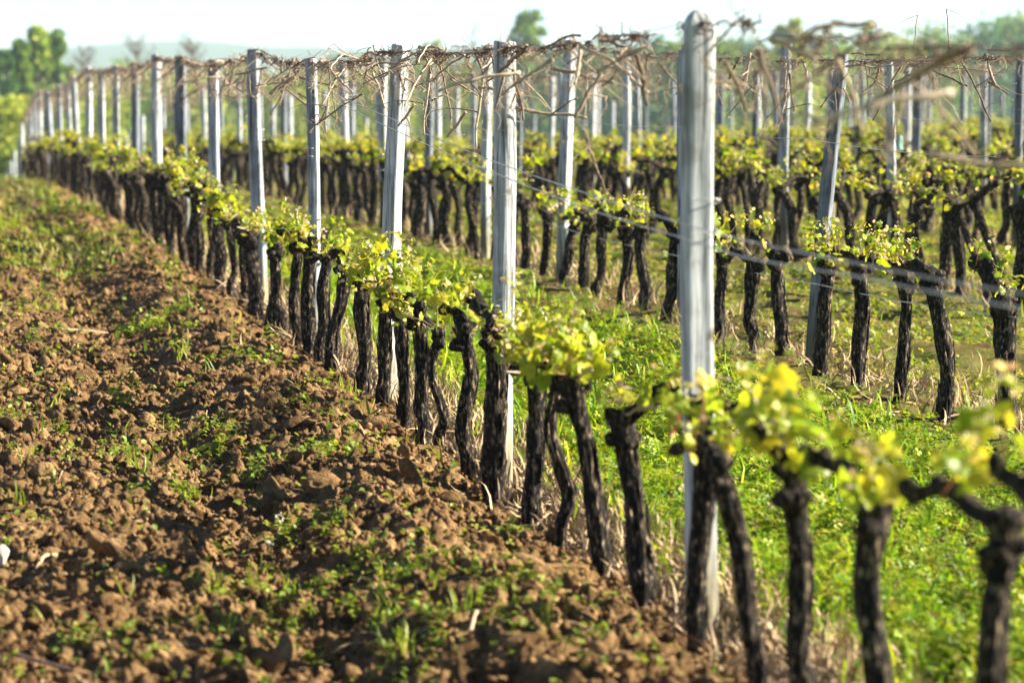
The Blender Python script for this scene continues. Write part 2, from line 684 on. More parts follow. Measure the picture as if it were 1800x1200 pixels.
def turf_h(X, Y):
    return (fbm(X * 2.2, Y * 2.2, 15, 4) - .5) * .12 + .045 * clods(X, Y, .16, 81) + .03 * clods(X, Y, .07, 82)


def turf_fn(U, Y):
    X = U + C1 - SLOPE * Y
    return X, gz(X, Y) + turf_h(X, Y) - .015 - .03 * np.clip((.35 - U) / .15, 0, 1)


link('vineyard_turf', grid_mesh('vineyard_turf', np.concatenate([np.arange(.16, 3, .025), np.arange(3, 10, .045), np.arange(10, 32.5, .2)]), vspace(3.5, 96, .04), turf_fn, TURF))['kind'] = 'structure'

# ------------------------------------------------------------------ leaf templates
def grape_leaf():
    ang = np.linspace(-155, 155, 19)
    rr = np.interp(ang, [-155, -130, -105, -80, -62, -40, -25, 0, 25, 40, 62, 80, 105, 130, 155],
                   [.38, .62, .55, .82, .62, .74, .80, 1.08, .80, .74, .62, .82, .55, .62, .38])
    rr = rr * (1 + .07 * np.where(np.arange(19) % 2, -1, 1))
    a = np.radians(ang)
    o = np.stack([np.sin(a) * rr, np.cos(a) * rr, np.zeros(19)], 1)
    mid = o * .55
    mid[:, 2] = .10 - .05 * np.abs(np.sin(a))
    o[:, 2] = -.14 * rr + .10 * np.cos(a * 5)
    V = np.vstack([[0, 0, 0], mid, o])
    T = [(0, 1 + i + 1, 1 + i) for i in range(18)]
    Q = [(1 + i, 2 + i, 21 + i, 20 + i) for i in range(18)]
    return V, [np.array(T), np.array(Q)]


def simple_leaf():
    V = np.array([(0, 0, 0), (-.42, .35, .10), (-.30, .8, .02), (0, 1.1, -.12), (.30, .8, .02), (.42, .35, .10), (0, .5, -.02)])
    return V, [np.array([(0, 6, 1), (1, 6, 2), (2, 6, 3), (3, 6, 4), (4, 6, 5), (5, 6, 0)])]


def clover():
    V, T = [], []
    for k in range(3):
        a = k * 2 * math.pi / 3
        c, s = math.cos(a), math.sin(a)
        b = len(V)
        for (x, y, z) in ((0, 0, 0), (-.42, .55, .12), (-.25, .98, .03), (.25, .98, .03), (.42, .55, .12)):
            V.append((c * x - s * y, s * x + c * y, z))
        T += [(b, b + 1, b + 2), (b, b + 2, b + 3), (b, b + 3, b + 4)]
    return np.array(V), [np.array(T)]


def blade():
    V = np.array([(-.5, 0, 0), (.5, 0, 0), (-.4, .05, .45), (.4, .05, .45), (-.25, .2, .8), (.25, .2, .8), (0, .42, 1.0)])
    V[:, 0] *= .10
    return V, [np.array([(0, 1, 3, 2), (2, 3, 5, 4)]), np.array([(4, 5, 6)])]


GL, SL, CL, BL = grape_leaf(), simple_leaf(), clover(), blade()
YG = np.array([(.36, .44, .032), (.28, .38, .03), (.45, .48, .045), (.20, .31, .025), (.50, .47, .05)])
BUD = np.array([(.66, .56, .42), (.60, .40, .34), (.62, .62, .38), (.72, .64, .54)])


def pick(pal, n, g, jit=.18):
    c = pal[g.integers(0, len(pal), n)]
    return c * (1 + g.uniform(-jit, jit, (n, 1)))


def foliage_mesh(seed, n, size, spread=(.13, .20, .10), up=.09, buds=1.0, heads=((0, 0, 0),)):
    """a spray of young vine leaves on green shoots, around the vine's head; local y runs along the row"""
    g = np.random.default_rng(seed)
    mb = MB()
    ns = max(3, int(n / 7))
    tips = []
    for k in range(ns):
        h = np.array(heads[g.integers(len(heads))])
        s0 = h + g.normal(0, .02, 3)
        tip = h + np.array((g.normal(0, spread[0]), g.normal(0, spread[1]), up + abs(g.normal(0, spread[2]))))
        mid = (s0 + tip) / 2 + g.normal(0, .02, 3)
        V, Fs = tube(spline([s0, mid, tip], 6), np.linspace(.0035, .0015, 6), 4)
        mb.add(V, Fs, (.30, .30, .08) if g.random() < .6 else (.38, .22, .12))
        tips.append((s0, mid, tip))
    P, S, C = [], [], []
    for k in range(n):
        a, b, c = tips[g.integers(ns)]
        t = g.uniform(.25, 1.05)
        p = (a * (1 - t) + c * t) + g.normal(0, .032, 3)
        P.append(p)
        S.append(size * (g.uniform(.3, 1.0) if g.random() < .75 else g.uniform(1.0, 1.75)) * (1.15 - .5 * t))
    Rm = rand_rot(n, g, 1.9)
    scatter(mb, *GL, np.array(P), Rm, np.array(S), pick(YG, n, g))
    nb = int(n * 2.4 * buds)
    if nb:
        P = []
        for k in range(nb):
            a, b, c = tips[g.integers(ns)]
            P.append(c + g.normal(0, .022, 3) if g.random() < .75 else a + (c - a) * g.random() + g.normal(0, .02, 3))
        scatter(mb, *SL, np.array(P), rand_rot(nb, g, 1.5), g.uniform(.010, .029, nb), np.where(g.random((nb, 1)) < .55, pick(BUD, nb, g), pick(YG * 1.2, nb, g)))
    return mb.mesh('foliage', LEAF)


def knob(mb, p, d, r, l, seed, col=(1, 1, 1)):
    d = np.array(d, float)
    d /= np.linalg.norm(d)
    n = 9
    t = np.linspace(0, 1, n)
    g = np.random.default_rng(seed)
    P = np.array(p) + d * l * t[:, None] + np.stack([np.sin(t * 4 + seed), np.cos(t * 3 + seed), t * 0], 1) * r * .25
    rad = r * (.95 + .28 * np.sin(t * 3.0 + g.uniform(0, 1)) - .25 * t ** 3)
    rad[-1] *= .55
    V, Fs = tube(P, rad, 12, .09, .30, seed)
    mb.add(V, Fs, col)


def trunk_mesh(seed, H, top, rad, sides=18, rings=44, bend=.03, fork=None):
    """gnarled trunk from the ground to the head at `top` (x, y offset of the head), with swollen head knobs"""
    g = np.random.default_rng(seed)
    mb = MB()
    tx, ty = top
    k = lambda s: g.normal(0, bend * s)
    pts = [(0, 0, -.06), (k(.4), k(.4), .08), (tx * .28 + k(1), ty * .28 + k(1), H * .33), (tx * .62 + k(1), ty * .62 + k(1), H * .66), (tx * .95, ty * .95, H * .92), (tx, ty, H)]
    P = spline(pts, rings)
    t = np.linspace(0, 1, rings)
    r = rad * (1.0 + .55 * np.exp(-t / .07) - .06 * np.sin(t * 7 + g.uniform(0, 6)) + .10 * np.sin(t * 17 + g.uniform(0, 6)) * .5)
    r *= 1 + .42 * np.exp(-((t - .93) / .10) ** 2)
    r[-1] *= .6
    V, Fs = tube(P, r, sides, .05, .17, seed)
    mb.add(V, Fs)
    if fork is not None:
        pts = [(fork[0], fork[1], -.05), (fork[0] * .8, fork[1] * .8, .10), (fork[0] * .35 + tx * .4, fork[1] * .4 + ty * .4, H * .40), (tx * .6, ty * .6, H * .62)]
        V, Fs = tube(spline(pts, rings // 2), rad * np.linspace(1.1, .7, rings // 2), sides, .055, .17, seed + 1)
        mb.add(V, Fs)
    for q in range(g.integers(5, 8)):
        a = g.uniform(0, 6.28)
        z = H * g.uniform(.84, 1.0)
        d = (math.cos(a), math.sin(a), g.uniform(-.1, .9))
        knob(mb, (tx + math.cos(a) * rad * .3, ty + math.sin(a) * rad * .3, z), d, rad * g.uniform(.5, .95), rad * g.uniform(1.0, 2.0), seed * 7 + q, (.62, .58, .58))
    # loose strips of bark
    for q in range(15):
        a = g.uniform(0, 6.28)
        i0 = g.integers(4, rings - 14)
        ii = np.arange(i0, i0 + 9)
        Q = P[ii] + np.stack([np.cos(a) * r[ii], np.sin(a) * r[ii], 0 * r[ii]], 1) * (1.05 + .18 * np.linspace(0, 1, 9)[:, None] ** 2)
        V, Fs = tube(Q, .0055 * np.sin(np.linspace(.3, 2.9, 9)), 4)
        mb.add(V, Fs, (1.5, 1.4, 1.3))
    return mb.mesh('trunk', BARK)


def arm_mesh(seed, d, L, rad, rise=.04, pale=False):
    g = np.random.default_rng(seed)
    d = np.array(d, float)
    d /= np.linalg.norm(d)
    mb = MB()
    t = np.linspace(0, 1, 20)
    P = d[None] * (L * t)[:, None]
    P[:, 2] += rise * np.sin(t * math.pi) + np.interp(t, [0, .3, .6, 1], [0, g.normal(0, .012), g.normal(0, .015), g.normal(.01, .02)])
    P[:, 0] += np.interp(t, [0, .3, .6, 1], [0, g.normal(0, .012), g.normal(0, .015), 0])
    V, Fs = tube(P, rad * (1.08 - .3 * t + .16 * np.sin(t * 11 + seed)), 14, .07, .26, seed)
    mb.add(V, Fs, (.6, .56, .56))
    for q in range(2):
        knob(mb, P[-1 - q * 5], (g.normal(0, .5), g.normal(0, .5), .8), rad * .75, rad * 1.9, seed + 31 * q, (.6, .56, .56))
    return mb.mesh('arm', BARK)


TAN = [(.42, .335, .26), (.32, .245, .19), (.50, .42, .33), (.19, .14, .11)]


def cane_path(g, p, d, L, zig=.02):
    n = max(4, int(L / .055))
    d = np.array(d, float)
    d /= np.linalg.norm(d)
    side = np.cross(d, (.3, .2, .9))
    P, q = [np.array(p, float)], np.array(p, float)
    for k in range(n):
        e = d + side * zig * 6 * (1 if k % 2 else -1) * .25 + g.normal(0, .07, 3)
        q = q + e / np.linalg.norm(e) * L / n
        P.append(q.copy())
        d = d * .9 + e * .1 + np.array((0, 0, -.03))
        d /= np.linalg.norm(d)
    return np.array(P)


def cane(mb, g, p, d, L, r, col):
    P = cane_path(g, p, d, L)
    Q = spline(P, len(P) * 3 - 2)
    rr = np.full(len(Q), r) * np.linspace(1.0, .72, len(Q))
    rr[::3] *= 1.32
    V, Fs = tube(Q, rr, 7)
    mb.add(V, Fs, np.array(col) * g.uniform(.8, 1.15))
    return P


def tendril(mb, g, p, r=.0013, L=.12):
    n = 14
    t = np.linspace(0, 1, n)
    ph, tw, rad = g.uniform(0, 6.28), g.uniform(3, 11), g.uniform(.008, .025)
    d = np.array((g.normal(0, .6), g.normal(0, .6), g.normal(-.5, .6)))
    d /= np.linalg.norm(d)
    P = np.array(p) + d * L * t[:, None] + np.stack([np.cos(tw * t + ph), np.sin(tw * t + ph), np.sin(tw * t * .7)], 1) * rad * t[:, None]
    V, Fs = tube(P, r * np.linspace(1.2, .7, n), 4)
    mb.add(V, Fs, np.array((.50, .40, .29)) * g.uniform(.5, 1.2))


def tangle_parts(seed, L=.9, big=1.0, drop=1.0):
    """dry canes left on the top wire: list of meshes (canes) and one of tendrils; local y runs along the wire, z=0 at the wire"""
    g = np.random.default_rng(seed)
    canes = []
    n = int(g.integers(5, 9) * big)
    tb = MB()
    # one old shoot wound along the wire from end to end, which the rest hangs on
    yy = np.linspace(-L * .56, L * .56, 40)
    V, Fs = tube(np.stack([np.cos(yy * 31) * .006, yy, np.sin(yy * 31) * .006 + .012 * (vnoise(yy * 9, yy * 0, seed % 71) - .5)], 1), .0022 + .0016 * vnoise(yy * 14, yy * 0 + 4, seed % 61), 5)
    tb.add(V, Fs, (.20, .15, .12))
    for q in range(n):
        mb = MB()
        y0 = g.uniform(-L / 2, L / 2)
        kind = g.random()
        if kind < .35:      # lies along the wire
            d = (g.normal(0, .12), 1 if g.random() < .5 else -1, g.normal(-.06, .06))
            l = g.uniform(.25, .55)
        elif kind < .96:    # hangs or sticks out
            d = (g.normal(0, .8), g.normal(0, .8), -abs(g.normal(.65, .5)))
            l = g.uniform(.10, .36) * drop
        else:
            d = (g.normal(0, .5), g.normal(0, .6), g.uniform(.4, 1.0))
            l = g.uniform(.06, .18)
        p = (g.normal(0, .02), y0, g.normal(.0, .018) - (abs(g.normal(0, .12)) * drop if kind > .5 else 0))
        P = cane(mb, g, p, d, l, g.uniform(.0036, .0070), TAN[g.integers(4)])
        if g.random() < .6:
            k = len(P) // 2
            P2 = cane(mb, g, P[k], (g.normal(0, .7), g.normal(0, .7), g.normal(-.3, .6)), l * .5, .0032, TAN[g.integers(4)])
            tendril(tb, g, P2[-1])
        for k in range(g.integers(4, 9)):
            tendril(tb, g, P[g.integers(len(P))], .0012, g.uniform(.04, .14))
        canes.append(mb.mesh('cane', DRY))
    # dark knots of old tendrils caught on the wire
    for q in range(int(7 * big)):
        y0 = g.uniform(-L / 2, L / 2)
        size = g.uniform(.5, 1.3)
        for k in range(g.integers(4, 9)):
            th = np.linspace(0, g.uniform(3, 9), 12)
            rr = g.uniform(.004, .016) * size
            d = g.normal(0, 1, 3)
            d /= np.linalg.norm(d)
            e = np.cross(d, (.2, .9, .3))
            f = np.cross(d, e)
            c = np.array((g.normal(0, .010), y0 + g.normal(0, .028), g.normal(-.004, .012))) * size + (0, y0 * (1 - size), 0)
            P = c + (np.cos(th)[:, None] * e + np.sin(th)[:, None] * f) * rr + d * np.linspace(-.02, .02, 12)[:, None] * g.uniform(.3, 2)
            V, Fs = tube(P, g.uniform(.0011, .0024), 4)
            tb.add(V, Fs, np.array((.19, .14, .12)) * g.uniform(.5, 1.8))
        # twisted strand lying along the wire
        l = g.uniform(.06, .22)
        t = np.linspace(0, 1, 12)
        P = np.stack([np.cos(t * 14) * .005, y0 + (t - .5) * l, np.sin(t * 14) * .005 + .004], 1)
        V, Fs = tube(P, g.uniform(.002, .0036), 5)
        tb.add(V, Fs, np.array((.18, .13, .11)) * g.uniform(.6, 1.5))
    return canes, tb.mesh('tendril_sprays', DRY)


def join_meshes(name, meshes, mats):
    """several small meshes as one"""
    mb = MB()
    for me in meshes:
        n = len(me.vertices)
        co = np.zeros(n * 3, np.float32)
        me.vertices.foreach_get('co', co)
        c = np.zeros(n * 4, np.float32)
        me.color_attributes['Col'].data.foreach_get('color', c)
        by = {}
        for p in me.polygons:
            by.setdefault(p.loop_total, []).append(list(p.vertices))
        mb.add(co.reshape(-1, 3), [np.array(v) for v in by.values()], c.reshape(-1, 4)[:, :3])
    return mb.mesh(name, mats)


# ------------------------------------------------------------------ words for labels
ORD = 'zeroth first second third fourth fifth sixth seventh eighth ninth tenth eleventh twelfth thirteenth fourteenth fifteenth sixteenth seventeenth eighteenth nineteenth twentieth'.split()
TENS = {20: 'twenty', 30: 'thirty', 40: 'forty', 50: 'fifty'}


def ordw(n):
    if n <= 20:
        return ORD[n]
    t = n // 10 * 10
    return TENS[t] + '-' + ORD[n - t] if n - t else TENS[t][:-1] + 'ieth'


ROWN = {1: 'row beside the soil', 2: 'second row from the soil', 3: 'third row from the soil', 4: 'fourth row from the soil', 5: 'fifth row from the soil',
        6: 'sixth row from the soil', 7: 'seventh row from the soil', 8: 'eighth row from the soil', 9: 'ninth row from the soil', 10: 'tenth row from the soil', 11: 'eleventh row from the soil'}


# ------------------------------------------------------------------ posts
def post_mesh(seed, H, wx, wy, lean=(0, 0), power=3.5, top='flat', wob=.009, col=(1, 1, 1), taper=1.0, bow=0.0, sides=20, rings=30):
    g = np.random.default_rng(seed)
    zt = np.concatenate([np.linspace(-.12, H - .05, rings - 4), H - .05 + .05 * np.array((.4, .7, .92, 1.0))])
    th = np.arange(sides) / sides * 2 * math.pi + .0001
    ce, se = np.cos(th), np.sin(th)
    e = 2.0 / power
    cx, cy = np.sign(ce) * np.abs(ce) ** e, np.sign(se) * np.abs(se) ** e
    V = []
    f1, f2, p1, p2 = g.uniform(2, 5), g.uniform(2, 5), g.uniform(0, 6), g.uniform(0, 6)
    groove = g.uniform(0, 6.28)
    for i, z in enumerate(zt):
        t = max(0, z) / H
        k = taper + (1 - taper) * t
        if top == 'round':
            q = max(0, (z - (H - .05)) / .05)
            k *= math.sqrt(max(.02, 1 - q ** 2 * .9))
        elif i == len(zt) - 1:
            k *= .93
        dx = lean[0] * t + wob * math.sin(f1 * t + p1) + bow * math.sin(math.pi * t)
        dy = lean[1] * t + wob * math.sin(f2 * t + p2)
        rr = 1 + .05 * np.sin(3 * th + 2.5 * t + p1) + .10 * (vnoise(th * 1.5 + seed, np.full_like(th, t * 7), seed % 50) - .5)
        rr = rr - .16 * np.exp(-(((th - groove + math.pi) % (2 * math.pi) - math.pi) / .16) ** 2) * (.4 + .6 * math.sin(4 * t + p2) ** 2)
        zz = z + (0.012 * cx * (1 if g.random() < 2 else 0) * math.cos(groove) if (top == 'slant' and i >= len(zt) - 4) else 0)
        V.append(np.stack([cx * wx * .5 * k * rr + dx, cy * wy * .5 * k * rr + dy, np.full(sides, z) + (zz - z)], 1))
    V = np.concatenate(V)
    n = len(zt)
    i = np.arange(n - 1)[:, None] * sides
    j = np.arange(sides)[None]
    kk = (j + 1) % sides
    Q = np.stack([i + j, i + kk, i + sides + kk, i + sides + j], -1).reshape(-1, 4)
    c = len(V)
    V = np.vstack([V, [[lean[0] + wob * math.sin(f1 + p1), lean[1] + wob * math.sin(f2 + p2), H + .001]]])
    b = (n - 1) * sides
    jj = np.arange(sides)
    T = np.stack([b + jj, b + (jj + 1) % sides, np.full(sides, c)], -1)
    cc = np.ones((len(V), 3)) * np.array(col)
    zz = V[:, 2]
    low = np.clip((.32 + .2 * vnoise(V[:, 0] * 30, V[:, 1] * 30, seed) - zz) / .25, 0, 1)[:, None]
    cc = cc * (1 - low) + cc * low * np.array((.66, .56, .36))
    me = mesh_np('vineyard_post', V, [Q, T], WOOD, True, cc)
    return me


def staple_wire_tie(seed, H, wx, wy):
    """turns of wire round the post"""
    mb = MB()
    g = np.random.default_rng(seed)
    for z in (H * .70, H * .66):
        th = np.linspace(0, 2 * math.pi, 25)
        e = .55
        P = np.stack([np.sign(np.cos(th)) * np.abs(np.cos(th)) ** e * (wx * .5 + .004), np.sign(np.sin(th)) * np.abs(np.sin(th)) ** e * (wy * .5 + .004), z + .012 * np.sin(th + g.uniform(0, 6))], 1)
        V, Fs = tube(P, .0016, 5)
        mb.add(V, Fs)
    return mb.mesh('wire_tie', WIRE)


PDU = .075      # the posts stand just behind the line of the vines
POSTS = {}       # row -> list of (Y, X, base z, top point)
post_variants = []
pale, mid_, dark = (1.12, 1.12, 1.1), (.86, .89, .94), (.40, .43, .48)


def add_post(n, Y, k, me, H, rz, look, X=None):
    X = row_x(n, Y) + PDU if X is None else X
    z = float(gz(X, Y)) - .01
    o = link('vineyard_post', me, None, (X, Y, z), rz)
    near = 'nearest' if k == 1 else ordw(k)
    tag(o, f'{look} wooden post, {near} post along the {ROWN[n]}', 'post', 'wooden posts of the vineyard rows')
    return o


def register(n, Y, H, lean=(0, 0), rz=0):
    X = row_x(n, Y) + PDU
    c, s = math.cos(rz), math.sin(rz)
    l = (lean[0] * c - lean[1] * s, lean[0] * s + lean[1] * c)
    POSTS.setdefault(n, []).append((Y, X + l[0], Y + l[1], float(gz(X, Y)) - .01 + H))


# the posts one can pick out: row, pixel of the base, pixel of the top, width in pixels, depth ratio, look
special = [
    (1, 1231, 1228, 18, 57, .8, dict(power=5, top='round', col=pale, taper=1.0), .33, 'tall pale round-topped'),
    (1, 884, 886, 73, 40, 1.0, dict(power=2.3, top='slant', col=pale, taper=1.06), -.7, 'round split pale'),
    (1, 682, 703, 79, 34, 1.0, dict(power=5, top='slant', col=pale, taper=1.18, bow=-.01), -.55, 'leaning square-cut pale'),
    (1, 548, 548, 103, 21, 1.3, dict(power=4, top='flat', col=mid_, taper=1.15, bow=.012), -.32, 'slim crooked blue-grey'),
    (1, 456, 448, 87, 23, 1.0, dict(power=4.5, top='flat', col=mid_, taper=1.1), -.32, 'grey straight square-cut'),
    (1, 377, 376, 107, 19, 1.0, dict(power=4, top='flat', col=mid_), -.35, 'grey squared'),
    (1, 321, 321, 99, 19, 1.0, dict(power=4, top='flat', col=dark), -.3, 'dark weathered'),
    (2, 1428, 1478, 96, 27, 1.2, dict(power=4.5, top='flat', col=dark, taper=1.12), -.35, 'dark leaning grey'),
    (2, 1196, 1205, 88, 20, 1.0, dict(power=4, top='flat', col=mid_), -.35, 'grey half-hidden'),
    (2, 988, 1001, 72, 23, 1.0, dict(power=5, top='flat', col=pale), -.6, 'white sunlit squared'),
    (2, 855, 855, 81, 18, 1.0, dict(power=5, top='flat', col=pale), -.6, 'pale squared narrow'),
]
done = {}
for q, (n, bx, tx, ty, wpx, ratio, kw, rz, look) in enumerate(special):
    Y = row_Y(n, bx, PDU)
    X = row_x(n, Y) + PDU
    z = float(gz(X, Y)) - .01
    tp = at(tx, ty, Y)
    H = tp[2] - z
    dx = tp[0] - X
    wid = wpx / F * Y
    th_ = np.linspace(0, 2 * math.pi, 200)
    e_ = 2.0 / kw['power']
    cx_, cy_ = np.sign(np.cos(th_)) * np.abs(np.cos(th_)) ** e_, np.sign(np.sin(th_)) * np.abs(np.sin(th_)) ** e_ * ratio
    sw = wid / np.max(cx_ * math.cos(rz) - cy_ * math.sin(rz)) / (.5 + .5 * kw.get('taper', 1))
    lean = (dx * math.cos(rz), -dx * math.sin(rz))
    me = post_mesh(100 + q, H, sw, sw * ratio, lean=lean, **kw)
    done.setdefault(n, []).append((Y, me, H, rz, look, sw, sw * ratio, lean))
for q in range(12):
    g = np.random.default_rng(300 + q)
    wv = g.uniform(.062, .09)
    H = 1.70 + g.uniform(-.07, .07)
    lk = ['pale', 'grey', 'pale', 'dark grey'][q % 4]
    post_variants.append((post_mesh(300 + q, H, wv, wv * g.uniform(.8, 1.2), lean=(g.normal(0, .03), g.normal(0, .03)), power=g.choice([2.6, 4, 5]),
                                    top=['flat', 'round', 'slant'][q % 3], col=[pale, mid_, pale, dark][q % 4], taper=g.uniform(1, 1.15), sides=14, rings=16), H, lk))
first_Y = {1: 7.75, 2: 14.8, 3: 18.5, 4: 22.6, 5: 30.2, 6: 36.9, 7: 42.2, 8: 49.0, 9: 55.4, 10: 62.2, 11: 67.0}
g = np.random.default_rng(8)
for n, y0 in first_Y.items():
    ends = 92 if n < 8 else 84
    lst = sorted(done.get(n, []), key=lambda t: t[0])
    Y = y0
    if lst:
        for (Yp, me, H, rz, look, a, b, lean) in lst:
            k = len(POSTS.get(n, [])) + 1
            o = add_post(n, Yp, k, me, H, rz, look)
            register(n, Yp, H, lean, rz)
            if n == 1 and k < 6:
                link('wire_tie', staple_wire_tie(k, H, a * 1.0, b * 1.0), o)
        Y = lst[-1][0] + 2.7
    while Y < ends:
        me, H, lk = post_variants[g.integers(12)]
        Yj = Y + g.normal(0, .08)
        k = len(POSTS.get(n, [])) + 1
        o = add_post(n, Yj, k, me, H, -.35 + g.normal(0, .22), lk)
        sz = g.uniform(.96, 1.04)
        o.scale = (1, 1, sz)
        register(n, Yj, H * sz)
        Y += 2.7

# ------------------------------------------------------------------ vines
# front row, nearest first: base x, head x, head y, width px, leaves, arm (dx px, dy px) or None, look
near_vines = [
    (1860, 1900, 900, 80, .6, None, 'thick dark'),
    (1752, 1772, 890, 72, .6, None, 'thick stout'),
    (1530, 1540, 850, 60, .6, None, 'stout knobbly'),
    (1425, 1392, 800, 54, .9, (-70, -60), 'long leaning'),
    (1335, 1262, 790, 44, .8, None, 'slanting'),
    (1228, 1232, 700, 44, .25, (90, 40), 'straight dark'),
    (1128, 1092, 725, 52, .9, (115, -50), 'thick knobbly long-armed'),
    (1062, 1008, 660, 44, 2.9, None, 'leaning leafy'),
    (986, 980, 650, 30, 2.3, None, 'slender leafy'),
    (932, 945, 618, 42, .9, None, 'twisted pale-barked'),
    (870, 872, 572, 50, .35, None, 'thick black'),
    (826, 815, 560, 33, .5, (-40, -25), 'bent-necked'),
    (773, 770, 572, 22, .6, None, 'thin straight'),
    (744, 735, 535, 31, .8, None, 'knobbly leafy'),
    (712, 702, 520, 31, .9, None, 'curved leafy'),
    (674, 680, 500, 29, .9, (-30, -35), 'raised-arm'),
    (638, 636, 495, 34, .6, None, 'thick straight'),
    (582, 606, 455, 29, .6, (-25, -10), 'slanting bare-headed'),
    (562, 575, 445, 25, .4, None, 'slim'),
    (546, 545, 425, 30, .7, None, 'dark straight'),
    (521, 522, 430, 22, 1.0, (-30, -25), 'slim leafy'),
    (494, 483, 425, 25, 1.1, None, 'forked'),
    (450, 438, 405, 33, 1.0, None, 'thick leafy'),
    (428, 432, 400, 22, .8, None, 'slim upright'),
    (406, 402, 385, 18, .7, None, 'thin dark'),
]
second_vines = [
    (1772, 1768, 520, 46, .5, (-30, -50), 'thick two-armed'),
    (1662, 1640, 470, 38, .8, None, 'thick leaning'),
    (1582, 1592, 475, 29, .9, (-20, -20), 'crooked leafy'),
    (1508, 1512, 455, 30, 1.2, None, 'upright leafy'),
    (1442, 1456, 460, 30, 1.2, None, 'curved leafy'),
    (1372, 1366, 440, 30, .35, None, 'bare-headed upright'),
    (1326, 1324, 450, 28, .3, None, 'bent bare-headed'),
    (1266, 1268, 412, 25, .3, None, 'slim dark'),
    (1172, 1188, 405, 25, .5, (-30, -25), 'strongly curved'),
    (1132, 1128, 395, 25, .7, None, 'straight leafy'),
    (1096, 1102, 395, 24, .9, None, 'slim leafy'),
    (1050, 1062, 372, 22, 1.0, None, 'leaning leafy'),
    (1026, 1036, 380, 24, .9, None, 'stout'),
    (992, 1010, 385, 20, .8, None, 'bowed'),
    (957, 962, 370, 20, 1.0, None, 'upright'),
    (925, 921, 352, 20, .5, None, 'dark stout'),
]


def vine_label(n, Y, count, look):
    ps = [p[0] for p in POSTS[n]]
    k = sum(1 for y in ps if y <= Y + .42)
    if k == 0:
        return f'{look} vine, {ordw(count)} before the nearest post of the {ROWN[n]}'
    return f'{look} vine, {ordw(count)} past the {ordw(k)} post of the {ROWN[n]}'


vine_spots = {}        # row -> [(Y, look)]
built = 0
seg_count = {}


def vine_root(n, X, Y, look, rz=0.0):
    ps = [p[0] for p in POSTS[n]]
    k = sum(1 for y in ps if y <= Y + .42)
    seg_count[(n, k)] = seg_count.get((n, k), 0) + 1
    o = bpy.data.objects.new('grapevine', None)
    COL.objects.link(o)
    o.empty_display_size = .1
    o.location = (X, Y, float(gz(X, Y)))
    o.rotation_euler = (0, 0, rz)
    tag(o, vine_label(n, Y, seg_count[(n, k)], look), 'vine', 'old grapevines planted in rows')
    return o


def special_vine(n, q, bx, hx, hy, wpx, lv, arm, look):
    Y = row_Y(n, bx)
    gg = np.random.default_rng(1000 * n + q)
    Y += 0
    X = row_x(n, Y)
    X += 0
    z = float(gz(X, Y))
    hp = at(hx, hy, Y)
    H = hp[2] - z - .01
    top = (hp[0] - X, gg.normal(0, .04))
    rad = wpx * .5 / F * Y * .74
    o = vine_root(n, X, Y, look)
    fork = (-.075, .02) if look == 'forked' else None
    link('trunk', trunk_mesh(1000 * n + q, H, top, rad, 22 if Y < 14 else 16, 60 if Y < 14 else 44, .012, fork), o)
    heads = [np.array((top[0], top[1], H))]
    if arm:
        ax, az = arm[0] / F * Y, -arm[1] / F * Y
        ay = gg.uniform(.12, .3) * (1 if ax < 0 else -1) * .6
        d = np.array((ax, ay, az))
        L = np.linalg.norm(d)
        link('arm', arm_mesh(77 * n + q, d, L, rad * .8), o, (top[0], top[1], H * .97))
        heads.append(heads[0] + d)
    else:
        d = np.array((-.2 + gg.normal(0, .08), 1.0, gg.uniform(-.08, .14)))
        L = gg.uniform(.36, .56)
        link('arm', arm_mesh(77 * n + q, d, L, rad * .7), o, (top[0], top[1], H * .95))
        heads.append(heads[0] + d / np.linalg.norm(d) * L)
    nl = max(5, int((44 if Y < 14 else 32) * lv))
    link('foliage', foliage_mesh(500 * n + q, nl, .050 if Y < 9.5 else .045, spread=(.07, .12, .065), up=.06, heads=heads + [heads[0] * .5 + heads[1] * .5]), o)
    # the pruned one-year cane bent along the row
    if q % 2 == 0 or lv > .8:
        mb = MB()
        cane(mb, gg, heads[0], (gg.normal(0, .3), gg.choice([-1, 1]), .25), gg.uniform(.18, .42), .0042, TAN[gg.integers(3)])
        link('cane', mb.mesh('cane', DRY), o)


for q, a in enumerate(near_vines):
    special_vine(1, q, *a)
for q, a in enumerate(second_vines):
    special_vine(2, q, *a)

# variants shared by the rest
protos = []
for q in range(14):
    gg = np.random.default_rng(4000 + q)
    H = gg.uniform(.58, .74)
    top = (gg.normal(0, .07), gg.normal(0, .08))
    rad = gg.uniform(.024, .038)
    tm = trunk_mesh(4000 + q, H, top, rad, 14, 34, .017)
    d = np.array((gg.normal(-.1, .25), gg.choice([-1, 1]), gg.uniform(0, .3)))
    L = gg.uniform(.20, .42)
    am = arm_mesh(4100 + q, d, L, rad * .75)
    h0 = np.array((top[0], top[1], H))
    fm = foliage_mesh(4200 + q, int(gg.uniform(4, 32)), .046, spread=(.07, .14, .05), up=.05, heads=[h0, h0 + d / np.linalg.norm(d) * L])
    protos.append((tm, am, (top[0], top[1], H * .95), fm))
spots = []
for n, y0, y1 in ((1, row_Y(1, 390), 61), (2, row_Y(2, 895), 61), (3, 18.2, 62), (4, 24.4, 63), (5, 31, 64), (6, 37.4, 65), (7, 43.5, 66), (8, 50, 67), (9, 56, 68), (10, 62, 69)):
    gg = np.random.default_rng(600 + n)
    Y = y0
    while Y < y1:
        spots.append((Y + gg.normal(0, .05), n))
        Y += gg.uniform(.38, .60) if n == 1 else gg.uniform(.27, .46)
spots.sort()
LOOKS = ['gnarled dark', 'slim dark', 'crooked black', 'leafy', 'knobbly']
n_things = 300 - len(near_vines) - len(second_vines)
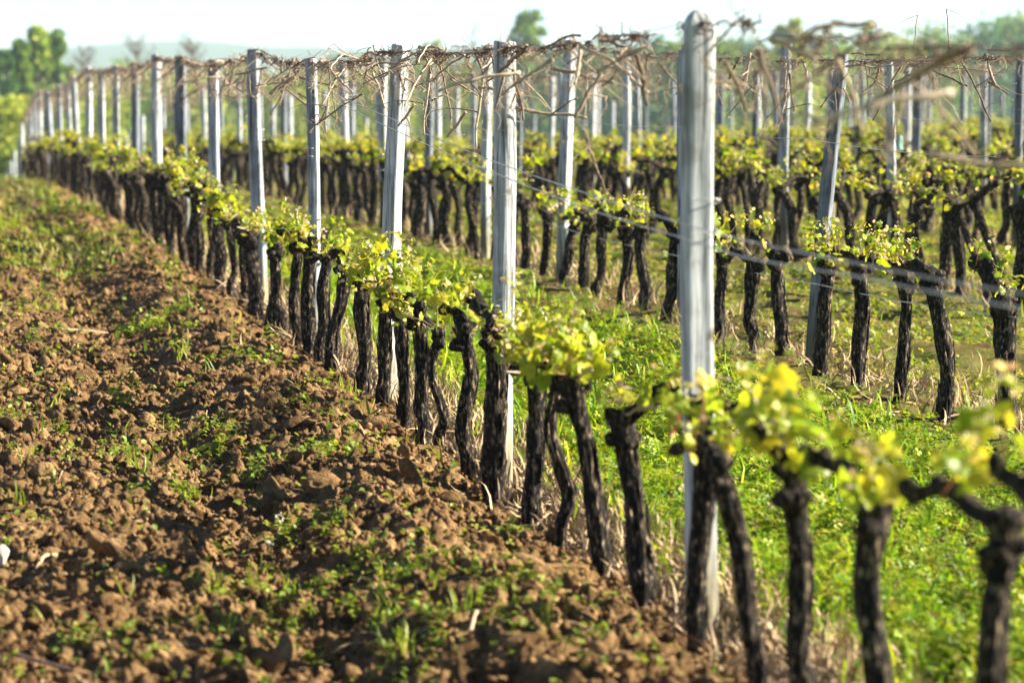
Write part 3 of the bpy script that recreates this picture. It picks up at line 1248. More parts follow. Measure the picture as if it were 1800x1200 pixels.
mats_far = {'t': [], 'f': []}
far_tr, far_fo = MB(), MB()


def mesh_arrays(me):
    nv = len(me.vertices)
    co = np.zeros(nv * 3, np.float32)
    me.vertices.foreach_get('co', co)
    c = np.zeros(nv * 4, np.float32)
    me.color_attributes['Col'].data.foreach_get('color', c)
    by = {}
    for p in me.polygons:
        by.setdefault(p.loop_total, []).append(list(p.vertices))
    return co.reshape(-1, 3).astype(float), [np.array(v) for v in by.values()], c.reshape(-1, 4)[:, :3].astype(float)


far_cache = {}
proto_objs = {}


def copy_under(src, root):
    c = src.copy()
    COL.objects.link(c)
    c.parent = root
    return c


far_mesh_parts = []
for q, (Y, n) in enumerate(spots):
    gg = np.random.default_rng(9000 + q)
    X = row_x(n, Y) + gg.normal(0, .035)
    v = int(gg.integers(14))
    rz, s = gg.choice([0, math.pi]) + gg.normal(0, .35), gg.uniform(.9, 1.08)
    if q < n_things:
        o = vine_root(n, X, Y, LOOKS[v % 5] if v % 5 != 3 else 'leafy', rz)
        o.scale = (s, s, s)
        if v not in proto_objs:
            tm, am, ap, fm = protos[v]
            proto_objs[v] = [link('trunk', tm, o), link('arm', am, o, ap), link('foliage', fm, o)]
        else:
            for src in proto_objs[v]:
                copy_under(src, o)
    else:
        if v not in far_cache:
            tm, am, ap, fm = protos[v]
            a = mesh_arrays(tm)
            b = mesh_arrays(am)
            far_cache[v] = (a, (b[0] + np.array(ap), b[1], b[2]), mesh_arrays(fm))
        c_, s_ = math.cos(rz) * s, math.sin(rz) * s
        M = np.array(((c_, -s_, 0), (s_, c_, 0), (0, 0, s)))
        p = np.array((X, Y, float(gz(X, Y))))
        for k, (V, Fs, cc) in enumerate(far_cache[v]):
            (far_fo if k == 2 else far_tr).add(V @ M.T + p, Fs, cc)
me = far_tr.mesh('distant_vines', BARK)
fo = far_fo.mesh('distant_vine_foliage', LEAF)
dv = tag(link('distant_vines', me), 'mass of small far vines along the crest of the vineyard', 'vines', None, 'stuff')
link('foliage', fo, dv)

# ------------------------------------------------------------------ wires and the dry canes on them
def wire_run(name, n, pts, r, label, sag=.012):
    P = []
    for a, b in zip(pts[:-1], pts[1:]):
        a, b = np.array(a), np.array(b)
        L = np.linalg.norm(b - a)
        for t in np.linspace(0, 1, 9)[:-1]:
            p = a * (1 - t) + b * t
            p[2] -= sag * 4 * t * (1 - t) * min(1.5, L / 2.7)
            P.append(p)
    P.append(np.array(pts[-1]))
    mb = MB()
    V, Fs = tube(np.array(P), r, 6)
    mb.add(V, Fs)
    return tag(link(name, mb.mesh(name, WIRE)), label, 'wire', 'trellis wires of the vineyard')


def before(n, Y):
    X = row_x(n, Y)
    return X, Y, float(gz(X, Y))


top_pts = {}
for n in range(1, 9):
    L = []
    Yb = POSTS[n][0][0] - (2.75 if n > 1 else 2.6)
    X, Y, z = before(n, Yb)
    L.append((X, Y, z + 1.66))
    for (Y, X2, Y2, zt) in POSTS[n]:
        L.append((X2 - .0, Y2, zt - .03))
    top_pts[n] = L
    wire_run('top_wire', n, L, .0014, f'thin top wire along the post tops of the {ROWN[n]}')
# front row: two slack wires that sink from the fourth post towards the camera
P1 = {p[0]: p for p in POSTS[1]}
pa = [at(567, 160, 14.9), at(613, 190, 14.1), at(690, 227, 12.95), at(867, 303, 10.6), at(1047, 372, 8.95), at(1197, 417, 7.9), at(1300, 451, 7.35), at(1502, 485, 6.46), at(1700, 525, 5.78), at(1900, 560, 5.2)]
wire_run('slack_wire', 1, pa, .0020, f'slack lower wire sagging towards the camera along the {ROWN[1]}', .004)
pb = [at(540, 145, 15.6), at(590, 166, 14.6), at(680, 205, 13.05), at(863, 282, 10.65), at(1047, 345, 9.0), at(1197, 392, 7.95), at(1320, 425, 7.25), at(1502, 462, 6.48), at(1700, 500, 5.8), at(1900, 530, 5.2)]
wire_run('slack_wire', 1, pb, .0020, f'slack upper wire sagging towards the camera along the {ROWN[1]}', .004)
pc = []
for px, py in ((1860, 570), (1800, 560), (1675, 543), (1562, 526), (1439, 500), (1300, 474), (1197, 451), (1062, 421), (984, 399), (903, 372), (800, 345)):
    Y = row_Y(2, px)
    p = at(px, py, Y)
    pc.append(p)
wire_run('low_wire', 2, pc, .0024, f'low wire crossing the trunks of the {ROWN[2]}', .004)
for n in (2, 3, 4, 5):
    L = []
    X, Y, z = before(n, POSTS[n][0][0] - 2.75)
    L.append((X, Y, z + 1.22))
    for (Y, X2, Y2, zt) in POSTS[n][:18]:
        X = row_x(n, Y) + .045
        L.append((X, Y, float(gz(X, Y)) + 1.22))
    wire_run('middle_wire', n, L, .0017, f'thin middle wire at chest height along the {ROWN[n]}', .02)

tang = [tangle_parts(700 + q, L=.85, big=1.0) for q in range(10)]
tang_far = [join_meshes('dry_canes', c + [t], DRY) for c, t in (tangle_parts(760 + q, L=.95, big=1.1) for q in range(8))]
NEARN = {0: 'before'}
yaw = math.atan2(SLOPE, 1.0)
cane_src = {}


def wire_at(n, Y):
    L = top_pts[n]
    for a, b in zip(L[:-1], L[1:]):
        if a[1] <= Y <= b[1]:
            t = (Y - a[1]) / (b[1] - a[1])
            p = np.array(a) * (1 - t) + np.array(b) * t
            p[2] -= .02 * 4 * t * (1 - t)
            return p
    return None


gg = np.random.default_rng(71)
for n in range(1, 8):
    Y = POSTS[n][0][0] - 2.2
    endY = {1: 62, 2: 56, 3: 52, 4: 50, 5: 50, 6: 50, 7: 52}[n]
    cnt = {}
    step = {1: .62, 2: .95, 3: 1.25, 4: 1.5, 5: 1.8, 6: 2.2, 7: 2.4}[n]
    while Y < endY:
        p = wire_at(n, Y)
        if p is not None:
            k = sum(1 for t in POSTS[n] if t[0] <= Y)
            cnt[k] = cnt.get(k, 0) + 1
            where = f'before the nearest post of the {ROWN[n]}' if k == 0 else f'past the {ordw(k)} post of the {ROWN[n]}'
            rz = yaw + (math.pi if gg.random() < .5 else 0) + gg.normal(0, .08)
            if n == 1 and Y < 27:
                v = int(gg.integers(10))
                o = bpy.data.objects.new('dry_canes', None)
                COL.objects.link(o)
                o.location = p
                o.rotation_euler = (0, 0, rz)
                if v not in cane_src:
                    cs, t = tang[v]
                    cane_src[v] = [link('cane', c, o) for c in cs] + [link('tendril_sprays', t, o)]
                else:
                    for src in cane_src[v]:
                        copy_under(src, o)
            else:
                o = link('dry_canes', tang_far[int(gg.integers(8))], None, p, rz)
            tag(o, f'{ordw(cnt[k])} tangle of dry canes {where}', 'dry canes', 'tangles of dry canes on the top wires')
        Y += step * gg.uniform(.75, 1.3) * (1.5 if Y < 8.6 and n == 1 else 1)

# ------------------------------------------------------------------ loose soil, weeds, straw, grass
def ico(sub):
    import bmesh
    b = bmesh.new()
    bmesh.ops.create_icosphere(b, subdivisions=sub, radius=1)
    V = np.array([v.co[:] for v in b.verts])
    Fs = np.array([[v.index for v in f.verts] for f in b.faces])
    b.free()
    return V, Fs


def lumpy(V, seed, amp=.85):
    g = np.random.default_rng(seed)
    d = np.zeros(len(V))
    for k in range(7):
        a = g.normal(0, 1, 3) * (1.2 + k * .7)
        d += np.sin(V @ a + g.uniform(0, 6)) * amp / (1.3 + k * .8)
    flat = np.ones(len(V))
    for k in range(7):
        nrm = g.normal(0, 1, 3)
        nrm /= np.linalg.norm(nrm)
        q = V @ nrm
        flat = np.where(q > .55, flat * (.55 / np.maximum(q, .55)), flat)
    return V * (1 + d * .5)[:, None] * flat[:, None] * np.array((1, .85, .72))


def surf(X, Y):
    """top of the ground at X, Y"""
    u = off(X, Y)
    return gz(X, Y) + np.where(u < .2, soil_h(X, Y), turf_h(X, Y) - .015)


def field_points(n, y0, y1, u0, u1, g, pw=1.0):
    """points with density falling with distance"""
    t = g.random(n)
    if pw == 1:
        Y = y0 * (y1 / y0) ** t
    else:
        e = 1 - pw
        Y = (y0 ** e + t * (y1 ** e - y0 ** e)) ** (1 / e)
    u = g.uniform(u0, u1, n)
    return u + C1 - SLOPE * Y, Y, u


g = np.random.default_rng(21)
mb = MB()
I2, I1 = ico(3), ico(2)
for v in range(6):
    T = lumpy(I2[0], 50 + v)
    X, Y, u = field_points(150, 6.6, 16, -2.4, .1, g, 1.6)
    S = g.uniform(.016, .048, len(X)) * (1 - .3 * g.random(len(X)))
    P = np.stack([X, Y, surf(X, Y) + S * .12], 1)
    scatter(mb, T, [I2[1]], P, rand_rot(len(X), g, 3), S, np.ones((len(X), 3)) * g.uniform(.6, 1.35, (len(X), 1)))
for v in range(6):
    T = lumpy(I1[0], 80 + v)
    X, Y, u = field_points(3600, 6.6, 34, -2.5, .15, g, 1.5)
    S = g.uniform(.004, .019, len(X)) * (Y / 9) ** .5
    P = np.stack([X, Y, surf(X, Y) + S * .3], 1)
    scatter(mb, T, [I1[1]], P, rand_rot(len(X), g, 3), S, np.ones((len(X), 3)) * g.uniform(.6, 1.4, (len(X), 1)))
for v in range(6):
    T = lumpy(I2[0], 150 + v, 1.0) * np.array((1.25, .9, .6))
    X, Y, u = field_points(45, 6.6, 20, -2.4, -.05, g, 1.4)
    S = g.uniform(.03, .07, len(X))
    P = np.stack([X, Y, surf(X, Y) + S * .05], 1)
    scatter(mb, T, [I2[1]], P, rand_rot(len(X), g, 1.2), S, np.ones((len(X), 3)) * g.uniform(.7, 1.35, (len(X), 1)))
tag(link('soil_clods', mb.mesh('soil_clods', SOIL)), 'loose brown clods lying on the ploughed soil', 'clods', None, 'stuff')

# weeds in the ploughed soil
HERB = np.array([(.20, .30, .03), (.28, .35, .04), (.15, .25, .03), (.36, .39, .07)])
mb = MB()
g = np.random.default_rng(22)
nt_ = 420
X, Y, u = field_points(nt_, 6.8, 58, -3.0, -.12, g, 1.1)
p = fbm(X * .9, Y * .5, 91, 3)
keep = (g.random(nt_) < np.clip((p - .38) * 4, .08, 1)) | (Y > 24)
# green patches the photograph shows
for (px, py, k, s) in ((595, 805, 16, .10), (640, 1060, 26, .22), (760, 1110, 16, .16), (690, 1000, 10, .16), (560, 930, 8, .08), (240, 565, 14, .10), (270, 560, 12, .10), (440, 830, 6, .08), (400, 760, 8, .1), (500, 1020, 8, .14), (180, 820, 6, .1), (310, 850, 5, .06), (930, 1065, 6, .05), (440, 640, 8, .1), (860, 1130, 10, .15), (370, 1120, 6, .08), (170, 1130, 5, .05), (60, 430, 14, .5), (130, 400, 20, .6), (100, 350, 30, .8)):
    zz = EYE
    Yp = 1.62 * F / (py - 100)
    q = at(px, py, Yp)
    nx, ny = q[0] + g.normal(0, s, k), Yp + g.normal(0, s * 1.6, k)
    X, Y, keep = np.concatenate([X, nx]), np.concatenate([Y, ny]), np.concatenate([keep, np.ones(k, bool)])
X, Y = X[keep], Y[keep]
sx, sy, _ = field_points(600, 6.7, 34, -2.6, -.05, g, 1.4)
nmain = len(X)
X, Y = np.concatenate([X, sx]), np.concatenate([Y, sy])
for iw, (x, y) in enumerate(zip(X, Y)):
    k = g.integers(7, 20) if iw < nmain else g.integers(2, 6)
    sc_ = (y / 9) ** .55
    r = g.uniform(.02, .07) * sc_
    px, py = x + g.normal(0, r * .6, k), y + g.normal(0, r * .6, k)
    z = surf(px, py)
    pz = z + np.abs(g.normal(0, r * .55, k)) + .006
    if g.random() < .86:
        scatter(mb, *SL, np.stack([px, py, pz], 1), rand_rot(k, g, 1.2), g.uniform(.010, .028, k) * sc_, pick(HERB, k, g))
        scatter(mb, *CL, np.stack([px, py, pz * .5 + z * .5 + .01], 1), rand_rot(k, g, .8), g.uniform(.008, .017, k) * sc_, pick(HERB, k, g))
    else:
        scatter(mb, *BL, np.stack([px, py, z], 1), rand_rot(k, g, .55), g.uniform(.04, .10, k) * sc_, pick(HERB * 1.1, k, g))
tag(link('weeds', mb.mesh('weeds', GREEN)), 'small green weeds sprouting between the clods', 'weeds', None, 'stuff')

# yellowish grass thinning over the far part of the soil
mb = MB()
g = np.random.default_rng(23)
X, Y, u = field_points(22000, 15, 64, -6.0, -.05, g, .7)
p = fbm(X * .8, Y * .35, 77, 4)
keep = g.random(len(X)) < np.clip((p - .40) * 5, 0, 1) * np.clip((Y - 13) / 14, 0, 1) * np.clip((-u - .1) / .5, 0, 1)
X, Y = X[keep], Y[keep]
P = np.stack([X, Y, surf(X, Y) - .005], 1)
GR = np.array([(.30, .34, .05), (.40, .38, .09), (.22, .30, .04), (.46, .40, .16), (.50, .42, .24)])
scatter(mb, *BL, P, rand_rot(len(X), g, .9), g.uniform(.05, .12, len(X))[:, None] * np.array((2.4, 1, 1)) * (Y / 26)[:, None] ** .3, pick(GR, len(X), g))
tag(link('thin_grass', mb.mesh('thin_grass', GREEN)), 'thin yellowish grass over the far part of the soil', 'grass', None, 'stuff')

# dead grass and straw under the vine rows
mb = MB()
g = np.random.default_rng(24)
STRAW = np.array([(.58, .43, .26), (.48, .35, .20), (.64, .50, .33), (.34, .24, .14)])
for n, k in ((1, 17000), (2, 3000), (3, 1200), (4, 900)):
    y0 = {1: 6.3, 2: 11.6, 3: 18, 4: 24}[n]
    X, Y, u = field_points(k, y0, 45, -.05, .05, g, 1.6)
    X = X + GAP * (n - 1) + g.normal(.22, .09 if n == 1 else .2, k)
    P = np.stack([X, Y, surf(X, Y) + .002], 1)
    Rm = rand_rot(k, g, 1.55)
    S = g.uniform(.03, .13, k)[:, None] * np.array((.8, 1.2, 1)) * (Y / 9)[:, None] ** .35
    scatter(mb, *BL, P, Rm, S, pick(STRAW, k, g, .3))
X, Y, u = field_points(4200, 6.4, 45, -2.6, 2.4, g, 1.5)
Rm = rand_rot(len(X), g, .35) @ np.array([[1, 0, 0], [0, .1, 1], [0, -1, .1]])[None]
scatter(mb, *BL, np.stack([X, Y, surf(X, Y) + .012], 1), Rm, g.uniform(.02, .11, len(X))[:, None] * np.array((.5, 1, 1)) * (Y / 9)[:, None] ** .4, pick(STRAW, len(X), g, .3))
tag(link('dead_grass', mb.mesh('dead_grass', DRY)), 'pale dead grass matted at the feet of the vines', 'dry grass', None, 'stuff')

# green cover between the rows
mb, mb2 = MB(), MB()
g = np.random.default_rng(25)
LUSH = np.array([(.20, .36, .014), (.29, .43, .016), (.40, .47, .02), (.11, .25, .014), (.24, .40, .016)])
k = 150000
X, Y, u = field_points(k, 6.2, 30, .18, 2.5, g, 1.9)
p = fbm(X * 2.1, Y * 1.6, 41, 3)
e = np.clip((u - .18) / .45, 0, 1) * np.clip((2.3 - u) / .45, .03, 1)
keep = g.random(k) < e * np.clip(.45 + (p - .36) * 4 - np.clip((Y - 14) / 30, 0, .35), 0.02, 1)
X, Y = X[keep], Y[keep]
k = len(X)
hgt = np.abs(g.normal(.035, .035, k)) * (.5 + fbm(X * 3, Y * 3, 47, 2)) + .16 * np.clip(fbm(X * 5, Y * 4, 49, 3) - .45, 0, 1)
hgt = hgt * np.clip(9.5 / Y, .3, 1) ** 1.3
P = np.stack([X, Y, surf(X, Y) + hgt], 1)
S = g.uniform(.009, .020, k) * (Y / 9) ** .45
scatter(mb, *CL, P, rand_rot(k, g, 1.0), S, pick(np.vstack([LUSH, LUSH, [(.40, .40, .06), (.34, .38, .04), (.30, .24, .10)]]), k, g, .25))
k = 3500
X, Y, u = field_points(k, 6.2, 24, .15, 2.1, g, 1.9)
P = np.stack([X, Y, surf(X, Y)], 1)
scatter(mb, *BL, P, rand_rot(k, g, .7), g.uniform(.05, .17, k) * (Y / 9) ** .3, pick(LUSH * 1.05, k, g))
# further rows
k = 300000
X, Y, u = field_points(k, 11.5, 68, .3, 24, g, 1.0)
px = 900 + F * X / Y
f = ((u % GAP) / GAP - .5)
p = fbm(X * 1.6, Y * 1.2, 43, 3)
keep = (px < 2600) & ((u > 2.4) | (Y > 22)) & (g.random(k) < np.clip((p - .30) * 4.5, .2, 1) * np.clip((.5 - np.abs(f)) / .2 - .2, .02, 1))
X, Y = X[keep], Y[keep]
k = len(X)
P = np.stack([X, Y, surf(X, Y) + np.abs(g.normal(.01, .018, k))], 1)
scatter(mb, *CL, P, rand_rot(k, g, 1.1), g.uniform(.010, .022, k) * (Y / 14) ** .7, pick(np.vstack([LUSH[:3], GR]), k, g, .25))
k = 9000
X, Y, u = field_points(k, 11.5, 60, 2.4, 22, g, 1.2)
px = 900 + F * X / Y
keep = px < 2600
X, Y = X[keep], Y[keep]
k = len(X)
scatter(mb, *BL, np.stack([X, Y, surf(X, Y)], 1), rand_rot(k, g, .8), (g.uniform(.03, .10, k) * (Y / 12) ** .3)[:, None] * np.array((1.6, 1, 1)), pick(np.vstack([GR, LUSH]), k, g))
# yellow flowers among the clover
k = 420
X, Y, u = field_points(k, 6.3, 26, .5, 2.3, g, 1.5)
P = np.stack([X, Y, surf(X, Y) + g.uniform(.04, .10, k)], 1)
scatter(mb, *CL, P, rand_rot(k, g, .5), g.uniform(.008, .013, k), np.tile(np.array((.70, .48, .02)), (k, 1)))
tag(link('ground_cover', mb.mesh('ground_cover', GREEN)), 'lush yellow-flowered clover and grass between the vine rows', 'ground cover', None, 'stuff')


# ------------------------------------------------------------------ single things on the soil
def soil_pt(px, py):
    Y = 1.62 * F / (py - 100)
    for _ in range(6):
        q = at(px, py, Y)
        zz = float(surf(np.array([q[0]]), np.array([Y]))[0])
        Y *= 1 + (q[2] - zz) / (EYE - zz) * .9
    q = at(px, py, Y)
    return np.array((q[0], Y, q[2]))


def twig(a, b, r, label, seed, col, lift=.012):
    p, q = soil_pt(*a), soil_pt(*b)
    g = np.random.default_rng(seed)
    m = (p + q) / 2 + np.array((0, 0, lift * 1.6))
    P = spline([p + (0, 0, lift), m + g.normal(0, .008, 3), q + (0, 0, lift)], 14)
    rr = np.full(14, r) * np.linspace(1.1, .7, 14)
    rr[::4] *= 1.25
    mb = MB()
    V, Fs = tube(P, rr, 7)
    mb.add(V, Fs, col)
    tag(link('dry_twig', mb.mesh('dry_twig', DRY)), label, 'twig', 'dry twigs lying on the soil')


twig((50, 582), (190, 588), .0045, 'long pale twig lying level across the soil far from the vines', 1, (.46, .36, .26))
twig((185, 598), (215, 635), .004, 'short brown twig slanting below the long level twig', 2, (.32, .23, .17))
twig((322, 672), (346, 735), .004, 'brown upright twig near a weed tuft in mid soil', 3, (.34, .24, .17))
twig((60, 1020), (100, 985), .006, 'thick pale forked straw stalk near the grey stone', 4, (.52, .42, .26), .02)
twig((30, 1158), (175, 1198), .005, 'curved brown cane lying at the lowest corner of the soil', 5, (.36, .25, .19))
twig((812, 1068), (832, 1025), .005, 'reddish-brown stub of cane standing out of the clods', 6, (.42, .27, .19), .02)
twig((826, 1130), (843, 1088), .006, 'pale upright stub of cane beside green weeds', 7, (.52, .40, .28), .03)
twig((665, 1127), (695, 1150), .006, 'tan broken stick slanting among the weeds', 8, (.44, .34, .23), .02)
twig((915, 870), (965, 884), .0045, 'pale twig leaning at the foot of the vines', 9, (.48, .38, .27), .02)

p = soil_pt(990, 1018)
g = np.random.default_rng(3)
V, Fs = ico(4)
a = np.abs(V) ** .42 * np.sign(V)
V = a / np.max(np.abs(a)) * np.array((.078, .032, .028)) * (1 + .05 * np.sin(V * 17).sum(1))[:, None]
mb = MB()
mb.add(V, Fs, (1.35, 1.35, 1.25))
tag(link('earth_block', mb.mesh('earth_block', SOIL), None, p + (0, 0, .02), .12), 'flat tan brick-shaped block of earth lying beside the vine feet', 'block')
V = lumpy(ico(3)[0], 9, .25) * np.array((.028, .03, .055))
mb = MB()
mb.add(V, ico(3)[1], (.62, .56, .52))
p = soil_pt(2, 1000)
tag(link('stone', mb.mesh('stone', DRY), None, p + (0, 0, .035)), 'rounded pale grey stone standing at the edge of the soil', 'stone')
# white flower heads in the soil
for q, (px, py) in enumerate(((475, 975), (490, 930))):
    p = soil_pt(px, py)
    g = np.random.default_rng(50 + q)
    o = bpy.data.objects.new('white_flower', None)
    COL.objects.link(o)
    o.location = p
    mb = MB()
    scatter(mb, *SL, np.stack([g.normal(0, .006, 26), g.normal(0, .006, 26), .04 + g.normal(0, .006, 26)], 1), rand_rot(26, g, 1.6), g.uniform(.006, .013, 26), np.tile((.75, .77, .78), (26, 1)))
    link('petals', mb.mesh('petals', LEAF), o)
    mb = MB()
    V, Fs = tube([(0, 0, -.01), (.003, 0, .02), (0, 0, .042)], .002, 5)
    mb.add(V, Fs, (.2, .3, .05))
    link('stem', mb.mesh('stem', GREEN), o)
    tag(o, ['lower small white wild flower among the clods', 'upper small white wild flower among the clods'][q], 'flower', 'white wild flowers')
# red dried leaf on the second vine before the nearest post, turquoise guard tube
p = at(1188, 735, 7.9)
g = np.random.default_rng(4)
mb = MB()
scatter(mb, *GL, np.array([(0, 0, 0), (.004, .01, -.02), (-.004, 0, -.035)]), rand_rot(3, g, 1.9), np.array((.022, .02, .016)), np.tile((.30, .045, .03), (3, 1)))
V, Fs = tube([(0, 0, .0), (.004, -.004, .03), (.012, -.02, .055)], .0016, 5)
mb.add(V, Fs, (.3, .12, .08))
tag(link('withered_leaf', mb.mesh('withered_leaf', LEAF), None, p), 'small red withered leaf hanging beside the nearest tall post', 'leaf')
Yt = 27.0
p = at(1578, 252, Yt)
m, N, L = mat('turquoise_plastic')
b = nd(N, 'BsdfPrincipled', Roughness=.45)
nz = nd(N, 'TexNoise', Scale=20.0)
r_ = ramp(N, [(.3, (.20, .46, .42)), (.7, (.30, .58, .53))])
L.new(nz.outputs['Fac'], r_.inputs[0])
L.new(r_.outputs[0], b.inputs['Base Color'])
out(N, L, b.outputs[0])
V, Fs = tube([(0, 0, t) for t in np.linspace(-.06, .07, 10)], .045 * (1 + .03 * np.sin(np.arange(10))), 16, cap=False)
V2, F2 = tube([(0, 0, t) for t in np.linspace(-.06, .07, 10)], .042, 16, cap=False)
mb = MB()
mb.add(V, Fs)
mb.add(V2, [f[:, ::-1] for f in F2])
tag(link('guard_tube', mb.mesh('guard_tube', m), None, p), 'pale turquoise plastic guard tube round a young vine among the far rows', 'guard tube')


# ------------------------------------------------------------------ trees beyond the vineyard
def tree(px, py_top, Y, width_px, label, pal, seed, shape='tall', density=1.0, cat='tree', base_py=None, leaf=.30, name='leafy_tree', group='trees and bushes beyond the vineyard'):
    g = np.random.default_rng(seed)
    topp = at(px, py_top, Y)
    X = topp[0]
    z0 = float(gz(X, Y)) - .3
    H = topp[2] - z0
    Wd = width_px / F * Y
    o = bpy.data.objects.new(name, None)
    COL.objects.link(o)
    o.location = (X, Y, z0)
    tag(o, label, cat, group)
    mb = MB()
    th = H * (.9 if shape != 'bush' else .5)
    P = spline([(0, 0, 0), (g.normal(0, .1), 0, th * .4), (g.normal(0, .2), 0, th)], 12)
    V, Fs = tube(P, np.linspace(max(.05, H * .022), .02, 12), 8, .05, .1, seed)
    mb.add(V, Fs, (1, 1, 1))
    cl = []
    nb = {'tall': 52, 'round': 26, 'bush': 34, 'lobed': 46}[shape]
    for q in range(nb):
        t = g.uniform(.22 if shape != 'bush' else .05, .98) if q > 4 else (.93, .88, .97, .82, .9)[q]
        prof = {'tall': math.sin(math.pi * min(1, t * .82 + .12)) ** .7, 'round': math.sqrt(max(0, 1 - (2 * t - 1.15) ** 2 / 1.1)), 'lobed': .25 + .75 * math.sin(t * 9.5) ** 2 * (1.15 - t * .75), 'bush': math.sqrt(max(0.02, 1 - t * t))}[shape]
        a = g.uniform(0, 6.28)
        rr = Wd * .5 * prof * g.uniform(.45, .95)
        c = np.array((math.cos(a) * rr, math.sin(a) * rr, t * H * .96))
        b0 = P[min(11, int(t * 9))]
        V, Fs = tube(spline([b0, (b0 + c) / 2 + (0, 0, -.05 * H * .2), c], 6), np.linspace(max(.02, H * .007), .012, 6), 5)
        mb.add(V, Fs)
        cl.append((c, Wd * (.17 if shape == 'tall' else .12 if shape == 'lobed' else .2 if shape == 'round' else .3) * g.uniform(.6, 1.25)))
    link('trunk', mb.mesh('trunk', BARK), o)
    fb = MB()
    for c, r in cl:
        k = int(110 * density)
        d = g.normal(0, 1, (k, 3))
        d /= np.linalg.norm(d, axis=1)[:, None]
        Pq = c + d * (r * g.uniform(.25, 1.0, (k, 1)) ** .6) * np.array((1, 1, 1.15 if shape == 'tall' else .85))
        tone = g.uniform(.75, 1.25)
        scatter(fb, *SL, Pq, rand_rot(k, g, 2.5), leaf * H / 12 * g.uniform(.6, 1.3, k), pick(np.array(pal) * tone, k, g, .2))
    link('crown', fb.mesh('crown', TREELEAF), o)


def bare_tree(px, py_top, Y, width_px, label, seed, col=(2.6, 2.4, 2.1)):
    g = np.random.default_rng(seed)
    topp = at(px, py_top, Y)
    X = topp[0]
    z0 = float(gz(X, Y)) - .3
    H = topp[2] - z0
    Wd = width_px / F * Y
    o = bpy.data.objects.new('bare_tree', None)
    COL.objects.link(o)
    o.location = (X, Y, z0)
    tag(o, label, 'tree', 'bare trees beyond the vineyard')
    mb, tw = MB(), MB()
    P = spline([(0, 0, 0), (g.normal(0, .2), 0, H * .5), (g.normal(0, .3), 0, H)], 14)
    V, Fs = tube(P, np.linspace(H * .018, .02, 14), 8, .05, .1, seed)
    mb.add(V, Fs, col)
    for q in range(56):
        t = g.uniform(.3, .95)
        b0 = P[int(t * 13)]
        a = g.uniform(0, 6.28)
        l = Wd * .55 * (1.15 - t * .7) * g.uniform(.6, 1.1)
        e = b0 + np.array((math.cos(a) * l, math.sin(a) * l, l * g.uniform(.6, 1.3)))
        e[2] = min(e[2], H * 1.02)
        B = spline([b0, (b0 + e) / 2 + g.normal(0, .1, 3), e], 8)
        V, Fs = tube(B, np.linspace(H * .006, .015, 8), 5)
        mb.add(V, Fs, col)
        for s in range(9):
            c = B[g.integers(2, 8)]
            f = c + g.normal(0, .5, 3) * l * .35 + (0, 0, l * .3)
            V, Fs = tube([c, (c + f) / 2 + g.normal(0, .04, 3), f], (.022, .016, .010), 4)
            tw.add(V, Fs, col)
    link('trunk', mb.mesh('trunk', BARK), o)
    link('twigs', tw.mesh('twigs', BARK), o)


DG = [(.06, .16, .05), (.08, .19, .05), (.11, .23, .045), (.05, .13, .06)]
MG = [(.20, .32, .035), (.17, .29, .035), (.26, .36, .04)]
LG = [(.38, .44, .04), (.30, .40, .035), (.44, .46, .05)]
tree(66, 34, 215, 56, 'tall spire-shaped green tree at the end of the ploughed strip, tallest of its clump', MG + LG[:1], 1, 'tall', .9)
tree(94, 44, 222, 52, 'tall green tree close on the vineyard side of the tallest spire-shaped tree', MG + DG[:1], 12, 'tall', .9)
tree(34, 56, 208, 50, 'dark green tree on the field side of the tallest spire-shaped tree', MG + DG[:1], 2, 'tall', .9)
tree(6, 78, 204, 48, 'dark green tree cut by the edge of the picture', DG + MG[:1], 14, 'tall', .9)
tree(116, 104, 235, 40, 'lowest green tree of the clump, nearest to the post tops', MG + LG[:1], 11, 'tall', .9)
tree(30, 175, 150, 130, 'wide yellow-green bush below the two tall dark trees', LG, 3, 'bush', 1.7, 'bush', name='leafy_bush')
tree(100, 165, 190, 110, 'yellow-green bush beside the tall trees, behind the post tops', LG + MG[:1], 4, 'bush', 1.6, 'bush', name='leafy_bush')
tree(15, 255, 118, 90, 'low bright green bush where the front row drops out of sight', MG + LG, 5, 'bush', 1.5, 'bush', name='leafy_bush')
tree(930, 8, 330, 112, 'green uneven-topped tree standing alone above the wires', MG + DG[:1], 29, 'lobed', .7)
tree(1392, 22, 300, 70, 'pale yellow-green tree blurred behind the near canes', LG, 7, 'round', 1.1)
tree(1528, 28, 420, 34, 'small dark green tree on the skyline behind the far posts', DG, 8, 'tall', 1.3)
tree(758, 62, 420, 46, 'pale thin-leaved tree on the skyline between two posts', LG, 9, 'round', .6)
tree(1180, 62, 340, 70, 'dark green hedge tree beside the tall round-topped post', DG, 10, 'round', 1.4)
for q, (px, py, wd) in enumerate(((150, 80, 90), (240, 62, 100), (340, 60, 90), (690, 82, 60), (830, 45, 80), (880, 62, 50))):
    bare_tree(px, py, 300 + 15 * q, wd, ['bare pale tree just beside the tall green trees', 'wide bare pale tree above the dark post of the front row', 'bare pale tree with its crown near the grey squared post',
                                         'small bare tree above the leaning pale post', 'tall bare tree beside the lone green tree', 'low bare tree touching the lone green tree'][q], 40 + q)
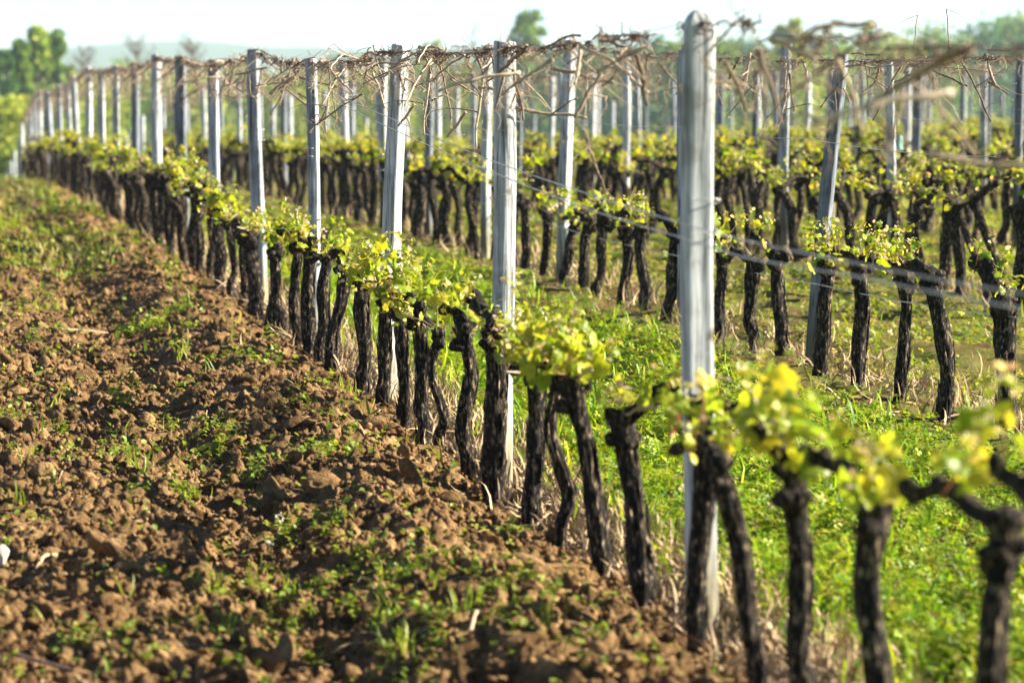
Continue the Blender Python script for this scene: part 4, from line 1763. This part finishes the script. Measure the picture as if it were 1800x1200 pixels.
# bushes and hedge trees along the foot of the slope
hed = [(150, 150, 240, 120, LG), (235, 132, 300, 130, MG), (330, 140, 260, 130, LG), (430, 128, 320, 120, MG), (520, 135, 270, 120, LG), (590, 118, 360, 120, DG), (660, 130, 300, 130, LG),
       (740, 110, 380, 110, MG), (820, 122, 330, 130, LG), (900, 105, 400, 120, MG), (985, 100, 380, 120, DG), (1060, 92, 360, 120, MG), (1130, 88, 350, 130, DG), (1230, 72, 330, 130, MG), (1310, 80, 360, 120, DG),
       (1380, 92, 300, 130, LG), (1460, 78, 340, 120, MG), (1550, 70, 380, 130, LG), (1640, 62, 420, 130, MG), (1720, 48, 460, 120, DG), (1790, 40, 480, 130, MG), (1860, 45, 470, 130, DG)]
HW = ['straggling', 'broad', 'low', 'rounded', 'leafy', 'dense']
for q, (px, py, Y, wd, pal) in enumerate(hed):
    nm = 'dark green' if pal is DG else 'mid green' if pal is MG else 'yellow-green'
    tree(px, py, Y, wd * 1.3, f'{HW[q % 6]} {nm} hedge bush behind the posts, {ordw(q + 1)} along the hedge from the soil side', pal, 60 + q, 'bush', 1.5, 'bush', leaf=.42, name='hedge_bush', group='bushes of the far hedge')
# far woodland: reads as one mass
fb = MB()
g = np.random.default_rng(90)
for q in range(420):
    Y = g.uniform(600, 1500)
    X = g.uniform(-.26, .26) * Y
    z = float(gz(X, Y))
    r = g.uniform(3, 7)
    hh = g.uniform(4, 12)
    if vnoise(np.array(X * .012), np.array(Y * .006), 5) < .45:
        continue
    k = 70
    d = g.normal(0, 1, (k, 3))
    d /= np.linalg.norm(d, axis=1)[:, None]
    Pq = np.array((X, Y, z + hh * .5)) + d * np.array((r, r, hh * .55)) * g.uniform(.5, 1, (k, 1))
    scatter(fb, *SL, Pq, rand_rot(k, g, 2.5), g.uniform(1.0, 2.2, k), pick(np.array(DG + MG), k, g, .2))
tag(link('far_woods', fb.mesh('far_woods', TREELEAF)), 'hazy far woods across the valley', 'woods', None, 'stuff')

# ------------------------------------------------------------------ haze
HAZE = 0.00028
if HAZE:
    m, N, L = mat('haze')
    v = nd(N, 'VolumePrincipled', Density=HAZE, Anisotropy=.0)
    v.inputs['Color'].default_value = (.62, .80, 1.0, 1)
    o_ = N.new('ShaderNodeOutputMaterial')
    L.new(v.outputs[0], o_.inputs['Volume'])
    lo, hi = np.array((-4300., -60., -30.)), np.array((4300., 10500., 32.))
    V = np.array([(x, y, z) for x in (lo[0], hi[0]) for y in (lo[1], hi[1]) for z in (lo[2], hi[2])])
    Q = np.array([(0, 1, 3, 2), (4, 6, 7, 5), (0, 4, 5, 1), (2, 3, 7, 6), (0, 2, 6, 4), (1, 5, 7, 3)])
    tag(link('haze', mesh_np('haze', V, [Q], m, False)), 'pale haze over the valley', 'haze', None, 'stuff')
